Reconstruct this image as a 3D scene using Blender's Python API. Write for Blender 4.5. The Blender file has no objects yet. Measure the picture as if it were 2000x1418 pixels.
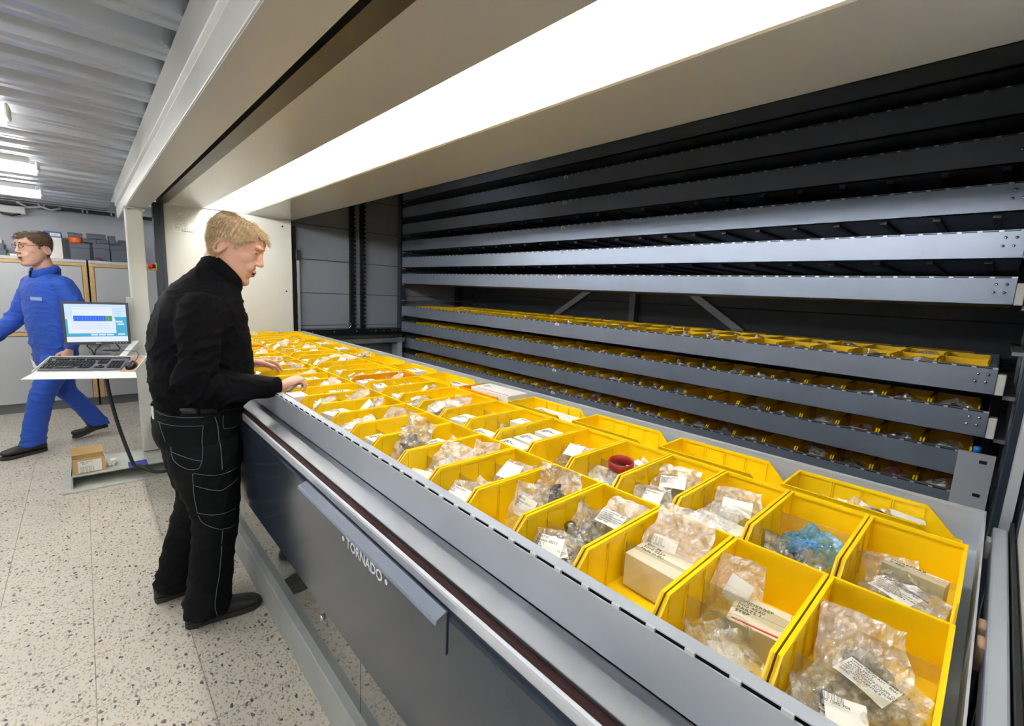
import bpy, bmesh, math, random
from mathutils import Vector, Matrix, noise
random.seed(7)
S = bpy.context.scene
COL = S.collection
PI = math.pi
# ------------------------------------------------------------------ camera
cam = bpy.data.cameras.new('camera')
camo = bpy.data.objects.new('camera', cam); COL.objects.link(camo)
cam.sensor_width = 36.0; cam.lens = 890.97 / 2000 * 36.0; cam.clip_start = 0.02
_r = Vector((0.67917675, 0.73247873, 0.04683867)); _d = Vector((0.14327886, -0.06972413, -0.98722323)); _f = Vector((-0.71985423, 0.67721006, -0.15230373))
_m = Matrix((_r, -_d, -_f)).transposed().to_4x4(); _m.translation = (0, 0, 1.5)
camo.matrix_world = _m
S.camera = camo
# ------------------------------------------------------------------ world, exposure
W = bpy.data.worlds.new('world'); S.world = W; W.use_nodes = True
W.node_tree.nodes['Background'].inputs[0].default_value = (0.85, 0.9, 1.0, 1)
W.node_tree.nodes['Background'].inputs[1].default_value = 0.25
S.view_settings.view_transform = 'Standard'; S.view_settings.look = 'None'
S.view_settings.gamma = 1.0; S.view_settings.use_curve_mapping = False
S.view_settings.exposure = 0.45
S.cycles.use_denoising = True
S.cycles.max_bounces = 6; S.cycles.diffuse_bounces = 3; S.cycles.glossy_bounces = 3; S.cycles.transmission_bounces = 2; S.cycles.transparent_max_bounces = 10
S.cycles.use_adaptive_sampling = True; S.cycles.adaptive_threshold = 0.22; S.cycles.adaptive_min_samples = 20; S.cycles.caustics_reflective = False; S.cycles.caustics_refractive = False
TUBE_POWER = 55.0      # emission of the ceiling battens
TROUGH_POWER = 62.0    # emission of the tubes in the light trough over the picking tray

# ------------------------------------------------------------------ materials
MATS = {}
def srgb(r, g, b):
    f = lambda c: (c/255/12.92 if c/255 <= 0.04045 else ((c/255+0.055)/1.055)**2.4)
    return (f(r), f(g), f(b), 1)
def mat(name, rgb, rough=0.5, metal=0.0, var=0.0, vscale=8.0, bump=0.0, bscale=60.0, spec=0.5, alpha=1.0, emit=0.0, stretch=None, coat=0.0, sheen=0.0, dark=False):
    m = bpy.data.materials.new(name); m.use_nodes = True; MATS[name] = m
    n = m.node_tree.nodes; l = m.node_tree.links; b = n['Principled BSDF']
    c = srgb(*rgb)
    b.inputs['Base Color'].default_value = c; b.inputs['Roughness'].default_value = rough; b.inputs['Metallic'].default_value = metal
    b.inputs['Specular IOR Level'].default_value = spec; b.inputs['Alpha'].default_value = alpha
    b.inputs['Coat Weight'].default_value = coat; b.inputs['Sheen Weight'].default_value = sheen
    if emit > 0:
        b.inputs['Emission Color'].default_value = c; b.inputs['Emission Strength'].default_value = emit
    if dark: b.inputs['Base Color'].default_value = (0.01, 0.01, 0.01, 1)
    if var > 0 or bump > 0:
        tc = n.new('ShaderNodeTexCoord'); mp = n.new('ShaderNodeMapping'); l.new(tc.outputs['Object'], mp.inputs[0])
        if stretch: mp.inputs['Scale'].default_value = stretch
    if var > 0:
        t = n.new('ShaderNodeTexNoise'); t.inputs['Scale'].default_value = vscale; t.inputs['Detail'].default_value = 5
        l.new(mp.outputs[0], t.inputs[0])
        r = n.new('ShaderNodeMapRange'); r.inputs[1].default_value = 0.3; r.inputs[2].default_value = 0.7; r.inputs[3].default_value = 1-var; r.inputs[4].default_value = 1+var
        l.new(t.outputs[0], r.inputs[0])
        mx = n.new('ShaderNodeMix'); mx.data_type = 'RGBA'; mx.blend_type = 'MULTIPLY'; mx.inputs[0].default_value = 1
        mx.inputs[6].default_value = c; l.new(r.outputs[0], mx.inputs[7]); l.new(mx.outputs[2], b.inputs['Base Color'])
        r2 = n.new('ShaderNodeMapRange'); r2.inputs[1].default_value = 0.3; r2.inputs[2].default_value = 0.7; r2.inputs[3].default_value = max(0.02, rough*(1-var)); r2.inputs[4].default_value = min(1, rough*(1+var))
        l.new(t.outputs[0], r2.inputs[0]); l.new(r2.outputs[0], b.inputs['Roughness'])
    if bump > 0:
        t2 = n.new('ShaderNodeTexNoise'); t2.inputs['Scale'].default_value = bscale; t2.inputs['Detail'].default_value = 4
        l.new(mp.outputs[0], t2.inputs[0])
        bp = n.new('ShaderNodeBump'); bp.inputs['Strength'].default_value = bump; bp.inputs['Distance'].default_value = 0.01
        l.new(t2.outputs[0], bp.inputs['Height']); l.new(bp.outputs[0], b.inputs['Normal'])
    return m
mat('galv', (206, 213, 224), 0.36, 0.4, var=0.06, vscale=5, bump=0.05, bscale=220)
mat('ledge_steel', (146, 148, 152), 0.3, 0.85, var=0.05, vscale=4)
mat('galv_dull', (148, 152, 156), 0.5, 0.8, var=0.14, vscale=9)
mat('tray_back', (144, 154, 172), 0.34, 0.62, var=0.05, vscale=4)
mat('deck_steel', (196, 202, 212), 0.34, 0.6, var=0.10, vscale=3)
mat('yellow', (255, 212, 12), 0.38, 0, var=0.04, vscale=9)
mat('orange_bin', (236, 158, 8), 0.4, 0, var=0.05)
mat('paint_dark', (52, 61, 76), 0.16, 0.25, spec=0.7)
mat('paint_mirror', (158, 158, 156), 0.05, 0.9)
mat('handle_paint', (158, 168, 188), 0.22, 0.6)
mat('frame_dark', (46, 54, 68), 0.35, 0)
mat('inner_wall', (140, 146, 156), 0.42, 0, var=0.05)
mat('back_wall', (112, 118, 128), 0.5, 0, var=0.06)
mat('black', (14, 15, 18), 0.5)
mat('track', (34, 35, 38), 0.4)
mat('black_gloss', (18, 19, 22), 0.25)
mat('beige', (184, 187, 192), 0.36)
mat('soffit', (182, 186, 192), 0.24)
mat('fascia', (205, 205, 200), 0.4, 0, var=0.02)
mat('cream_panel', (222, 222, 216), 0.4, 0, var=0.015)
mat('post_white', (214, 215, 208), 0.42, 0, var=0.03)
mat('post_dirty', (190, 192, 182), 0.6, 0, var=0.12, vscale=14)
mat('plinth', (170, 174, 172), 0.5, 0, var=0.12, vscale=6)
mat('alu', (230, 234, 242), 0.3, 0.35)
mat('maroon', (40, 14, 16), 0.75, spec=0.2)
mat('chrome', (225, 228, 232), 0.12, 1.0)
mat('steel', (150, 146, 138), 0.3, 1.0, var=0.1, vscale=40)
mat('white_plastic', (232, 232, 228), 0.4)
mat('white_paint', (236, 236, 232), 0.35)
mat('wall_grey', (198, 200, 208), 0.7, 0, var=0.02)
mat('cabinet_grey', (186, 188, 190), 0.45, 0, var=0.02)
mat('cabinet_top', (196, 196, 196), 0.5)
mat('wood', (206, 172, 116), 0.5, 0, var=0.12, vscale=12, stretch=(1, 1, 8))
mat('wood_panel', (186, 152, 126), 0.5, 0, var=0.08)
mat('baseboard', (104, 106, 110), 0.6)
mat('box_grey', (92, 97, 108), 0.55, 0, var=0.04)
mat('orange_tape', (238, 104, 24), 0.45)
mat('blue_label', (60, 96, 170), 0.5)
mat('carton_white', (236, 234, 226), 0.6, 0, var=0.03)
mat('carton_cream', (226, 214, 190), 0.6, 0, var=0.04)
mat('cardboard', (196, 164, 112), 0.75, 0, var=0.08)
mat('paper', (240, 238, 230), 0.7)
mat('ink', (60, 60, 66), 0.7)
mat('ink_red', (196, 40, 40), 0.6)
mat('dark_stuff', (58, 54, 50), 0.45, 0.2, var=0.4, vscale=40)
mat('grey_stuff', (140, 136, 128), 0.4, 0.4, var=0.3, vscale=40)
mat('tan_stuff', (170, 146, 112), 0.5, 0.1, var=0.3, vscale=40)
mat('blue_stuff', (84, 170, 220), 0.35, 0, var=0.2, vscale=30)
mat('pink_stuff', (196, 92, 110), 0.4, 0, var=0.3, vscale=30)
mat('red_stuff', (176, 36, 34), 0.4)
mat('rubber_red', (142, 34, 26), 0.35)
mat('skin', (216, 168, 148), 0.5, 0, var=0.05, vscale=22, bump=0.03, bscale=160)
mat('skin_blue', (205, 158, 138), 0.5)
mat('lip', (176, 106, 98), 0.45)
mat('eye_white', (226, 222, 216), 0.2)
mat('iris', (70, 84, 96), 0.15)
mat('hair_blond', (214, 186, 146), 0.55, 0, var=0.25, vscale=70)
mat('hair_brown', (92, 72, 54), 0.55, 0, var=0.25, vscale=70)
mat('shirt_black', (9, 9, 13), 0.85, 0, var=0.10, vscale=6, bump=0.05, bscale=500, spec=0.12)
mat('trouser_black', (12, 14, 16), 0.8, 0, var=0.15, vscale=8, bump=0.06, bscale=400, spec=0.15)
mat('stitch', (104, 112, 118), 0.8)
mat('shoe_black', (36, 35, 35), 0.45, 0, var=0.1, bump=0.05, bscale=90)
mat('sole', (46, 45, 44), 0.7)
mat('overall_blue', (26, 74, 172), 0.75, 0, var=0.08, vscale=5, bump=0.04, bscale=400, sheen=0.1)
mat('tshirt_teal', (120, 150, 170), 0.8)
mat('silver_tag', (160, 176, 220), 0.5)
mat('monitor_grey', (70, 72, 78), 0.4)
mat('monitor_stand', (150, 150, 152), 0.4)
mat('key_black', (36, 37, 40), 0.45)
mat('key_bed', (92, 94, 100), 0.4)
mat('red_button', (214, 44, 32), 0.35)
mat('yellow_ring', (226, 196, 40), 0.4)
mat('blue_knob', (30, 120, 210), 0.35)
mat('blue_plate', (44, 62, 140), 0.5)
mat('cable', (30, 31, 34), 0.5)
mat('cable_white', (220, 220, 220), 0.5)
mat('orange_block', (226, 186, 150), 0.5)
mat('number_tag', (228, 232, 236), 0.5)
def printed(name):
    m = bpy.data.materials.new(name); m.use_nodes = True; MATS[name] = m
    n = m.node_tree.nodes; l = m.node_tree.links; b = n['Principled BSDF']; b.inputs['Roughness'].default_value = 0.3
    tc = n.new('ShaderNodeTexCoord'); t = n.new('ShaderNodeTexNoise'); t.inputs['Scale'].default_value = 55; t.inputs['Detail'].default_value = 2; t.inputs['Distortion'].default_value = 1.6; l.new(tc.outputs['Object'], t.inputs[0])
    r = n.new('ShaderNodeValToRGB'); r.color_ramp.interpolation = 'CONSTANT'; r.color_ramp.elements[0].color = srgb(40, 38, 40); r.color_ramp.elements[1].position = 0.49; r.color_ramp.elements[1].color = srgb(222, 218, 212)
    e = r.color_ramp.elements.new(0.44); e.color = srgb(128, 124, 122); l.new(t.outputs[0], r.inputs[0]); l.new(r.outputs[0], b.inputs['Base Color'])
printed('print_bw')
# screen colours
for nm, c in dict(scr_sky=(190, 214, 244), scr_teal=(64, 160, 196), scr_pale=(214, 222, 246), scr_blue=(20, 96, 224), scr_green=(70, 140, 70), scr_line=(150, 170, 210)).items():
    mat(nm, c, 0.3, emit=0.85, dark=True)
mat('tube', (255, 255, 252), 0.5, emit=TUBE_POWER)
mat('trough_tube', (255, 253, 248), 0.5, emit=TROUGH_POWER)
def film(name, rgb, alpha, rough):
    m = mat(name, rgb, rough, alpha=alpha, bump=0.25, bscale=45); return m
def glassy(name, tint, body, bodycol, rough=0.08, bump=0.0, sheen=0.0):
    m = bpy.data.materials.new(name); m.use_nodes = True; MATS[name] = m
    n = m.node_tree.nodes; l = m.node_tree.links; out = n['Material Output']; n.remove(n['Principled BSDF'])
    tr = n.new('ShaderNodeBsdfTransparent'); tr.inputs[0].default_value = srgb(*tint)
    df = n.new('ShaderNodeBsdfDiffuse'); df.inputs[0].default_value = srgb(*bodycol)
    gl = n.new('ShaderNodeBsdfGlossy'); gl.inputs['Roughness'].default_value = rough; gl.inputs[0].default_value = (1, 1, 1, 1)
    m1 = n.new('ShaderNodeMixShader'); m1.inputs[0].default_value = body; l.new(tr.outputs[0], m1.inputs[1]); l.new(df.outputs[0], m1.inputs[2])
    fr = n.new('ShaderNodeFresnel'); fr.inputs[0].default_value = 1.5
    ge = n.new('ShaderNodeNewGeometry'); iv = n.new('ShaderNodeMath'); iv.operation = 'SUBTRACT'; iv.inputs[0].default_value = 1; l.new(ge.outputs['Backfacing'], iv.inputs[1])
    mu = n.new('ShaderNodeMath'); mu.operation = 'MULTIPLY'; ads = n.new('ShaderNodeMath'); ads.operation = 'ADD'; ads.inputs[1].default_value = sheen; ads.use_clamp = True; l.new(fr.outputs[0], ads.inputs[0]); l.new(ads.outputs[0], mu.inputs[0]); l.new(iv.outputs[0], mu.inputs[1])
    m2 = n.new('ShaderNodeMixShader'); l.new(mu.outputs[0], m2.inputs[0]); l.new(m1.outputs[0], m2.inputs[1]); l.new(gl.outputs[0], m2.inputs[2])
    l.new(m2.outputs[0], out.inputs[0])
    if bump:
        t = n.new('ShaderNodeTexNoise'); t.inputs['Scale'].default_value = 40; t.inputs['Detail'].default_value = 5
        tc = n.new('ShaderNodeTexCoord'); l.new(tc.outputs['Object'], t.inputs[0])
        b = n.new('ShaderNodeBump'); b.inputs['Strength'].default_value = bump; b.inputs['Distance'].default_value = 0.01; l.new(t.outputs[0], b.inputs['Height'])
        l.new(b.outputs[0], gl.inputs['Normal']); l.new(b.outputs[0], fr.inputs['Normal'])
    return m
glassy('clear_plate', (244, 244, 238), 0.06, (220, 220, 210), 0.05)
glassy('bag_film', (252, 251, 249), 0.12, (250, 250, 250), 0.24, 0.8, 0.16)
glassy('bag_film_dark', (244, 243, 241), 0.08, (228, 228, 226), 0.2, 0.8, 0.16)
glassy('bag_film_blue', (170, 216, 240), 0.28, (120, 190, 228), 0.14, 0.6, 0.08)
glassy('batten_cover', (250, 250, 250), 0.25, (250, 250, 250), 0.1)

def terrazzo():
    m = bpy.data.materials.new('terrazzo'); m.use_nodes = True; MATS['terrazzo'] = m
    n = m.node_tree.nodes; l = m.node_tree.links; b = n['Principled BSDF']
    g = n.new('ShaderNodeNewGeometry')
    base = n.new('ShaderNodeTexNoise'); base.inputs['Scale'].default_value = 1.3; l.new(g.outputs['Position'], base.inputs[0])
    cr = n.new('ShaderNodeValToRGB'); cr.color_ramp.elements[0].color = srgb(200, 190, 174); cr.color_ramp.elements[1].color = srgb(220, 212, 198)
    l.new(base.outputs[0], cr.inputs[0]); col = cr.outputs[0]
    # three sizes of stone chips set in the binder: rounded Voronoi cells, each with its own stone colour
    for k, (sc, size, keep, cols) in enumerate(((95, 0.34, 0.62, ((176, 170, 158), (192, 184, 168), (158, 152, 142))), (58, 0.30, 0.62, ((146, 142, 134), (182, 160, 132), (166, 160, 150))), (36, 0.26, 0.86, ((70, 72, 76), (104, 102, 98), (120, 106, 92))))):
        mp = n.new('ShaderNodeMapping'); mp.inputs['Location'].default_value = (3.1*k, 1.7*k, 0); mp.inputs['Rotation'].default_value = (0, 0, 0.7*k); mp.inputs['Scale'].default_value = (1, 1.45, 1)
        l.new(g.outputs['Position'], mp.inputs[0])
        w = n.new('ShaderNodeTexNoise'); w.inputs['Scale'].default_value = sc*1.3; l.new(mp.outputs[0], w.inputs[0])
        ad = n.new('ShaderNodeVectorMath'); ad.operation = 'MULTIPLY_ADD'; ad.inputs[1].default_value = ((0.012, 0.02, 0.03)[k], (0.012, 0.02, 0.03)[k], 0); l.new(w.outputs[1], ad.inputs[0]); l.new(mp.outputs[0], ad.inputs[2])
        v = n.new('ShaderNodeTexVoronoi'); v.inputs['Scale'].default_value = sc; v.voronoi_dimensions = '2D'; v.distance = 'EUCLIDEAN'; l.new(ad.outputs[0], v.inputs['Vector'])
        lt = n.new('ShaderNodeMath'); lt.operation = 'LESS_THAN'; lt.inputs[1].default_value = size; l.new(v.outputs['Distance'], lt.inputs[0])
        sp = n.new('ShaderNodeSeparateColor'); l.new(v.outputs['Color'], sp.inputs[0])
        gt = n.new('ShaderNodeMath'); gt.operation = 'GREATER_THAN'; gt.inputs[1].default_value = keep; l.new(sp.outputs[0], gt.inputs[0])
        ml = n.new('ShaderNodeMath'); ml.operation = 'MULTIPLY'; l.new(lt.outputs[0], ml.inputs[0]); l.new(gt.outputs[0], ml.inputs[1])
        rr = n.new('ShaderNodeValToRGB'); rr.color_ramp.interpolation = 'CONSTANT'
        rr.color_ramp.elements[0].color = srgb(*cols[0]); rr.color_ramp.elements[1].position = 0.4; rr.color_ramp.elements[1].color = srgb(*cols[1])
        e = rr.color_ramp.elements.new(0.7); e.color = srgb(*cols[2]); l.new(sp.outputs[1], rr.inputs[0])
        mx = n.new('ShaderNodeMix'); mx.data_type = 'RGBA'; l.new(ml.outputs[0], mx.inputs[0]); l.new(col, mx.inputs[6]); l.new(rr.outputs[0], mx.inputs[7]); col = mx.outputs[2]
    l.new(col, b.inputs['Base Color']); b.inputs['Roughness'].default_value = 0.42
terrazzo()

# ------------------------------------------------------------------ helpers
def bm_box(bm, x0, x1, y0, y1, z0, z1, mi=0):
    v = [bm.verts.new(p) for p in ((x0, y0, z0), (x1, y0, z0), (x1, y1, z0), (x0, y1, z0), (x0, y0, z1), (x1, y0, z1), (x1, y1, z1), (x0, y1, z1))]
    for f in ((0, 3, 2, 1), (4, 5, 6, 7), (0, 1, 5, 4), (1, 2, 6, 5), (2, 3, 7, 6), (3, 0, 4, 7)):
        bm.faces.new([v[i] for i in f]).material_index = mi
    return v
def bm_prism(bm, poly, axis, a0, a1, mi=0):
    """poly: list of 2-D points; axis 0: (y,z) extruded along x; 1: (x,z) along y; 2: (x,y) along z"""
    def P(p, a): return (a, p[0], p[1]) if axis == 0 else ((p[0], a, p[1]) if axis == 1 else (p[0], p[1], a))
    A = [bm.verts.new(P(p, a0)) for p in poly]; B = [bm.verts.new(P(p, a1)) for p in poly]
    bm.faces.new(A).material_index = mi; bm.faces.new(B[::-1]).material_index = mi
    for i in range(len(poly)):
        j = (i+1) % len(poly); bm.faces.new((A[i], B[i], B[j], A[j])).material_index = mi
def bm_tube(bm, pts, r, n=8, cap=True):
    pts = [Vector(p) for p in pts]; rs = r if isinstance(r, (list, tuple)) else [r]*len(pts); rings = []
    up = Vector((0, 0, 1)); prev = None
    for i, p in enumerate(pts):
        t = (pts[min(i+1, len(pts)-1)] - pts[max(i-1, 0)]).normalized()
        if prev is None:
            a = t.cross(up if abs(t.z) < 0.95 else Vector((1, 0, 0))).normalized()
        else:
            a = (prev - t*prev.dot(t)).normalized()
        prev = a; b = t.cross(a)
        rings.append([bm.verts.new(p + (a*math.cos(2*PI*k/n) + b*math.sin(2*PI*k/n))*rs[i]) for k in range(n)])
    for i in range(len(rings)-1):
        for k in range(n):
            bm.faces.new((rings[i][k], rings[i][(k+1) % n], rings[i+1][(k+1) % n], rings[i+1][k]))
    if cap: bm.faces.new(rings[0][::-1]); bm.faces.new(rings[-1])
def bm_loft(bm, rings, closed=True):
    R = [[bm.verts.new(p) for p in r] for r in rings]; n = len(R[0])
    for i in range(len(R)-1):
        for k in range(n):
            bm.faces.new((R[i][k], R[i][(k+1) % n], R[i+1][(k+1) % n], R[i+1][k]))
    if closed: bm.faces.new(R[0][::-1]); bm.faces.new(R[-1])
def bm_ball(bm, c, r, seg=12, rot=None):
    mt = Matrix.Translation(c) @ (rot.to_4x4() if rot else Matrix()) @ Matrix.Diagonal((r[0], r[1], r[2], 1))
    bmesh.ops.create_uvsphere(bm, u_segments=seg, v_segments=max(6, seg*2//3), radius=1, matrix=mt)
def ring_ellipse(c, a, b, n=20, p=2.0):
    out = []
    for k in range(n):
        t = 2*PI*k/n; ct, st = math.cos(t), math.sin(t)
        out.append(c + a*math.copysign(abs(ct)**(2/p), ct) + b*math.copysign(abs(st)**(2/p), st))
    return out
def mesh_of(bm, name, mats, smooth=False, recalc=True):
    if recalc: bmesh.ops.recalc_face_normals(bm, faces=bm.faces)
    me = bpy.data.meshes.new(name); bm.to_mesh(me); bm.free()
    for m in (mats if isinstance(mats, (list, tuple)) else [mats]): me.materials.append(MATS[m])
    if smooth:
        for p in me.polygons: p.use_smooth = True
    return me
def link(name, me, parent=None, loc=None, rot=None):
    o = bpy.data.objects.new(name, me); COL.objects.link(o)
    if parent: o.parent = parent
    if loc is not None: o.location = loc
    if rot is not None: o.rotation_euler = rot
    return o
def part(name, bm, mats, parent=None, smooth=False, bevel=0.0, seg=2, label=None):
    o = link(name, mesh_of(bm, name, mats, smooth), parent)
    if bevel > 0:
        md = o.modifiers.new('bevel', 'BEVEL'); md.width = bevel; md.segments = seg; md.limit_method = 'ANGLE'; md.angle_limit = 0.7
    if label: o['label'] = label
    return o
def boxes(name, lst, mats, parent=None, bevel=0.0, **k):
    bm = bmesh.new()
    for b in lst: bm_box(bm, *b)
    return part(name, bm, mats, parent, bevel=bevel, **k)
def tag(o, label, cat, group=None):
    o['label'] = label; o['category'] = cat
    if group: o['group'] = group
    return o
def thing(name, label, cat, loc=(0, 0, 0), rotz=0, group=None):
    o = bpy.data.objects.new(name, None); COL.objects.link(o); o.location = loc; o.rotation_euler = (0, 0, rotz); o.empty_display_size = 0.05
    return tag(o, label, cat, group)
def struct(o):
    o['kind'] = 'structure'; return o
def text_mesh(s, size, material, depth=0.0004, align='LEFT', bold=False):
    cu = bpy.data.curves.new('lettering', 'FONT'); cu.body = s; cu.size = size; cu.extrude = depth; cu.align_x = align; cu.resolution_u = 2
    if bold: cu.offset = size*0.018
    o = bpy.data.objects.new('lettering', cu); COL.objects.link(o)
    dg = bpy.context.evaluated_depsgraph_get(); dg.update()
    me = bpy.data.meshes.new_from_object(o.evaluated_get(dg)); bpy.data.objects.remove(o)
    me.materials.clear(); me.materials.append(MATS[material]); return me
def eval_mesh(o):
    dg = bpy.context.evaluated_depsgraph_get(); dg.update()
    return bpy.data.meshes.new_from_object(o.evaluated_get(dg))
ORD = ['first', 'second', 'third', 'fourth', 'fifth', 'sixth', 'seventh', 'eighth', 'ninth', 'tenth', 'eleventh', 'twelfth', 'thirteenth', 'fourteenth', 'fifteenth', 'sixteenth', 'seventeenth', 'eighteenth', 'nineteenth', 'twentieth',
       'twenty-first', 'twenty-second', 'twenty-third', 'twenty-fourth', 'twenty-fifth', 'twenty-sixth', 'twenty-seventh', 'twenty-eighth', 'twenty-ninth', 'thirtieth']
# ================================================================== the room
bm = bmesh.new(); bm_box(bm, -7.5, 2.6, -3.0, 4.3, -0.08, -0.004)
floor = struct(part('floor', bm, 'terrazzo'))
TP = 0.3035
bm = bmesh.new(); bm_box(bm, 0.001, TP-0.001, 0.001, TP-0.001, -0.004, 0.0)
tile_me = mesh_of(bm, 'tile', 'terrazzo')
for r in range(5):
    for c in range(23):
        link('tile', tile_me, floor, (-7.42 + c*TP, -0.067 + (r-3)*TP, 0))
# ceiling: trapezoidal steel deck, ribs run across the aisle
bm = bmesh.new(); prof = []
x = -7.5
while x < 2.6:
    zl, zh = 2.236, 2.292
    for dx, z in ((0, zl), (.040, zl), (.046, zl+.007), (.064, zl+.007), (.070, zl), (.112, zl), (.136, zh), (.172, zh), (.178, zh-.006), (.196, zh-.006), (.202, zh), (.246, zh)):
        prof.append((x+dx, z))
    x += 0.27
A = [bm.verts.new((p[0], -3.0, p[1])) for p in prof]; B = [bm.verts.new((p[0], 0.272, p[1])) for p in prof]
for i in range(len(prof)-1): bm.faces.new((A[i], A[i+1], B[i+1], B[i]))
ceil = struct(part('ceiling', bm, 'deck_steel'))
md = ceil.modifiers.new('sheet', 'SOLIDIFY'); md.thickness = 0.002
wf = struct(boxes('wall_far', [(-7.62, -7.505, -3.0, 4.3, 0, 2.35)], 'wall_grey'))
for y0, y1 in ((-3.0, -1.352), (-1.348, -0.152), (-0.148, 1.048), (1.052, 2.4)):
    boxes('wall_panel', [(-7.505, -7.495, y0, y1, 0, 2.17)], 'wall_grey', wf)
struct(boxes('wall_left', [(-7.5, 2.6, -3.1, -3.0, 0, 2.35)], 'wall_grey'))
struct(boxes('wall_near', [(2.6, 2.7, -3.0, 4.3, 0, 2.35)], 'wall_grey'))
# cable ladder along the top of the far wall
ct = thing('cable_tray', 'dark cable tray with clips along the top of the far wall', 'cable tray')
boxes('tray_rail', [(-7.49, -7.40, -1.4, 1.3, 2.18, 2.215)], 'black', ct)
for y in (-0.30, -0.26, 0.05, 0.09, 0.30, 0.34): boxes('clip', [(-7.495, -7.385, y, y+0.014, 2.172, 2.225)], 'galv_dull', ct)
bm = bmesh.new(); bm_tube(bm, [(-7.39, -0.46, 2.21), (-7.38, -0.38, 2.17), (-7.38, -0.28, 2.19), (-7.38, -0.2, 2.165), (-7.39, -0.12, 2.2)], 0.011)
part('white_cable', bm, 'cable_white', ct, True)
jb = thing('junction_box', 'white junction box with a looping cable high on the far wall', 'junction box')
boxes('housing', [(-7.49, -7.34, -0.60, -0.40, 2.09, 2.165)], 'white_plastic', jb, 0.006)
bm = bmesh.new(); bm_tube(bm, [(-7.38, -0.62, 2.12), (-7.37, -0.57, 2.075), (-7.37, -0.50, 2.065), (-7.38, -0.44, 2.09)], 0.009)
part('cable', bm, 'cable', jb, True)
# ceiling battens
def batten(x, y1, label):
    t = thing('batten_light', label, 'lamp', (x, y1, 2.19), 0, 'fluorescent battens under the steel deck')
    L = 1.45
    boxes('housing', [(-0.055, 0.055, -L, -0.03, 0.005, 0.05)], 'white_plastic', t, 0.006)
    bm = bmesh.new()
    bm_prism(bm, [(0.052*math.cos(a), 0.004 - 0.062*math.sin(a)) for a in [PI*k/10 for k in range(11)]], 1, -L, 0.0)
    part('cover', bm, 'batten_cover', t, True)
    for s in (-0.022, 0.022):
        bm = bmesh.new(); bm_tube(bm, [(s, -L+0.03, -0.022), (s, -0.05, -0.022)], 0.013, 10)
        part('tube', bm, 'tube', t, True)
    for yy in (-0.10, -L+0.1): boxes('clip', [(-0.062, -0.050, yy-0.02, yy+0.02, -0.02, 0.045)], 'galv_dull', t)
    boxes('end_cap', [(-0.05, 0.05, -0.002, 0.016, -0.03, 0.03)], 'white_plastic', t, 0.01)
batten(-6.02, -0.22, 'lit fluorescent batten nearest the far wall, under the steel deck')
batten(-4.60, -0.175, 'lit fluorescent batten, second from the far wall under the steel deck')
batten(-3.16, -0.20, 'lit fluorescent batten, third from the far wall, at the left picture edge')
for i, x in enumerate((-1.70, -0.25, 1.2)): batten(x, -0.35, 'added fluorescent batten outside the picture, %s from the third one' % ['next', 'two along', 'three along'][i])  # unseen battens, added to carry the row on and light the aisle
# ------------------------------------------------------------------ cabinets on the far wall
def cabinet(y0, y1, label):
    t = thing('storage_cabinet', label, 'cabinet', (-7.18, (y0+y1)/2, 0), 0, 'grey cabinets along the far wall')
    h = (y1-y0)/2; f = 0.28
    boxes('carcass', [(-0.29, f-0.02, -h, h, 0.10, 1.60)], 'cabinet_grey', t)
    boxes('top_board', [(-0.29, f+0.012, -h, h, 1.60, 1.632)], 'cabinet_top', t, 0.003)
    boxes('rail', [(f-0.02, f+0.006, -h, h, 1.565, 1.60)], 'wood', t, 0.003)
    boxes('rail', [(f-0.02, f+0.006, -h+.04, h-.04, 0.815, 0.85)], 'wood', t, 0.003)
    boxes('stile', [(f-0.02, f+0.006, -h, -h+0.04, 0.10, 1.565)], 'wood', t, 0.003)
    boxes('stile', [(f-0.02, f+0.006, h-0.04, h, 0.10, 1.565)], 'wood', t, 0.003)
    boxes('door', [(f-0.025, f-0.002, -h+0.044, h-0.044, 0.855, 1.56)], 'cabinet_grey', t, 0.003)
    boxes('door', [(f-0.025, f-0.002, -h+0.044, h-0.044, 0.105, 0.81)], 'cabinet_grey', t, 0.003)
    boxes('kick_plate', [(-0.27, f-0.03, -h, h, 0.0, 0.10)], 'baseboard', t)
cabinet(-1.24, 0.045, 'grey cabinet with pale wooden edges behind the man in blue')
cabinet(0.060, 1.34, 'grey cabinet with pale wooden edges behind the white steel post')
BZ = 1.632
def shelf_box(y0, y1, z0, z1, label, x=-7.06, d=0.2, m='box_grey', rot=0):
    bm = bmesh.new(); w = (y1-y0)/2
    bm_box(bm, -d, 0, -w, w, 0, z1-z0)
    o = link('storage_box', mesh_of(bm, 'storage_box', m)); o.location = (x, (y0+y1)/2, z0); o.rotation_euler = (rot, 0, 0)
    md = o.modifiers.new('b', 'BEVEL'); md.width = 0.004; md.segments = 2
    bm = bmesh.new(); bm_box(bm, -d-0.002, 0.003, -w-0.003, w+0.003, (z1-z0)*0.72, z1-z0+0.003)
    part('lid', bm, m, o, bevel=0.003)
    return tag(o, label, 'box', 'grey boxes on top of the cabinets')
shelf_box(-0.075, 0.085, BZ, 1.812, 'large grey box below the orange roll on the cabinets')
shelf_box(0.112, 0.252, BZ, 1.825, 'large grey box behind the small red tin on the cabinets')
shelf_box(0.262, 0.405, BZ, 1.82, 'large grey box on the cabinets beside the white post')
shelf_box(-0.082, -0.026, 1.876, 1.925, 'small grey box on the orange roll, left one', x=-7.09, d=.12)
shelf_box(-0.022, 0.033, 1.876, 1.922, 'small grey box on the orange roll, right one', x=-7.09, d=.12)
shelf_box(0.036, 0.142, 1.83, 1.872, 'flat grey box lying just right of the orange roll', x=-7.09, d=.14)
shelf_box(0.148, 0.248, 1.83, 1.868, 'flat grey box lying under the widest top box', x=-7.09, d=.14)
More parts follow.
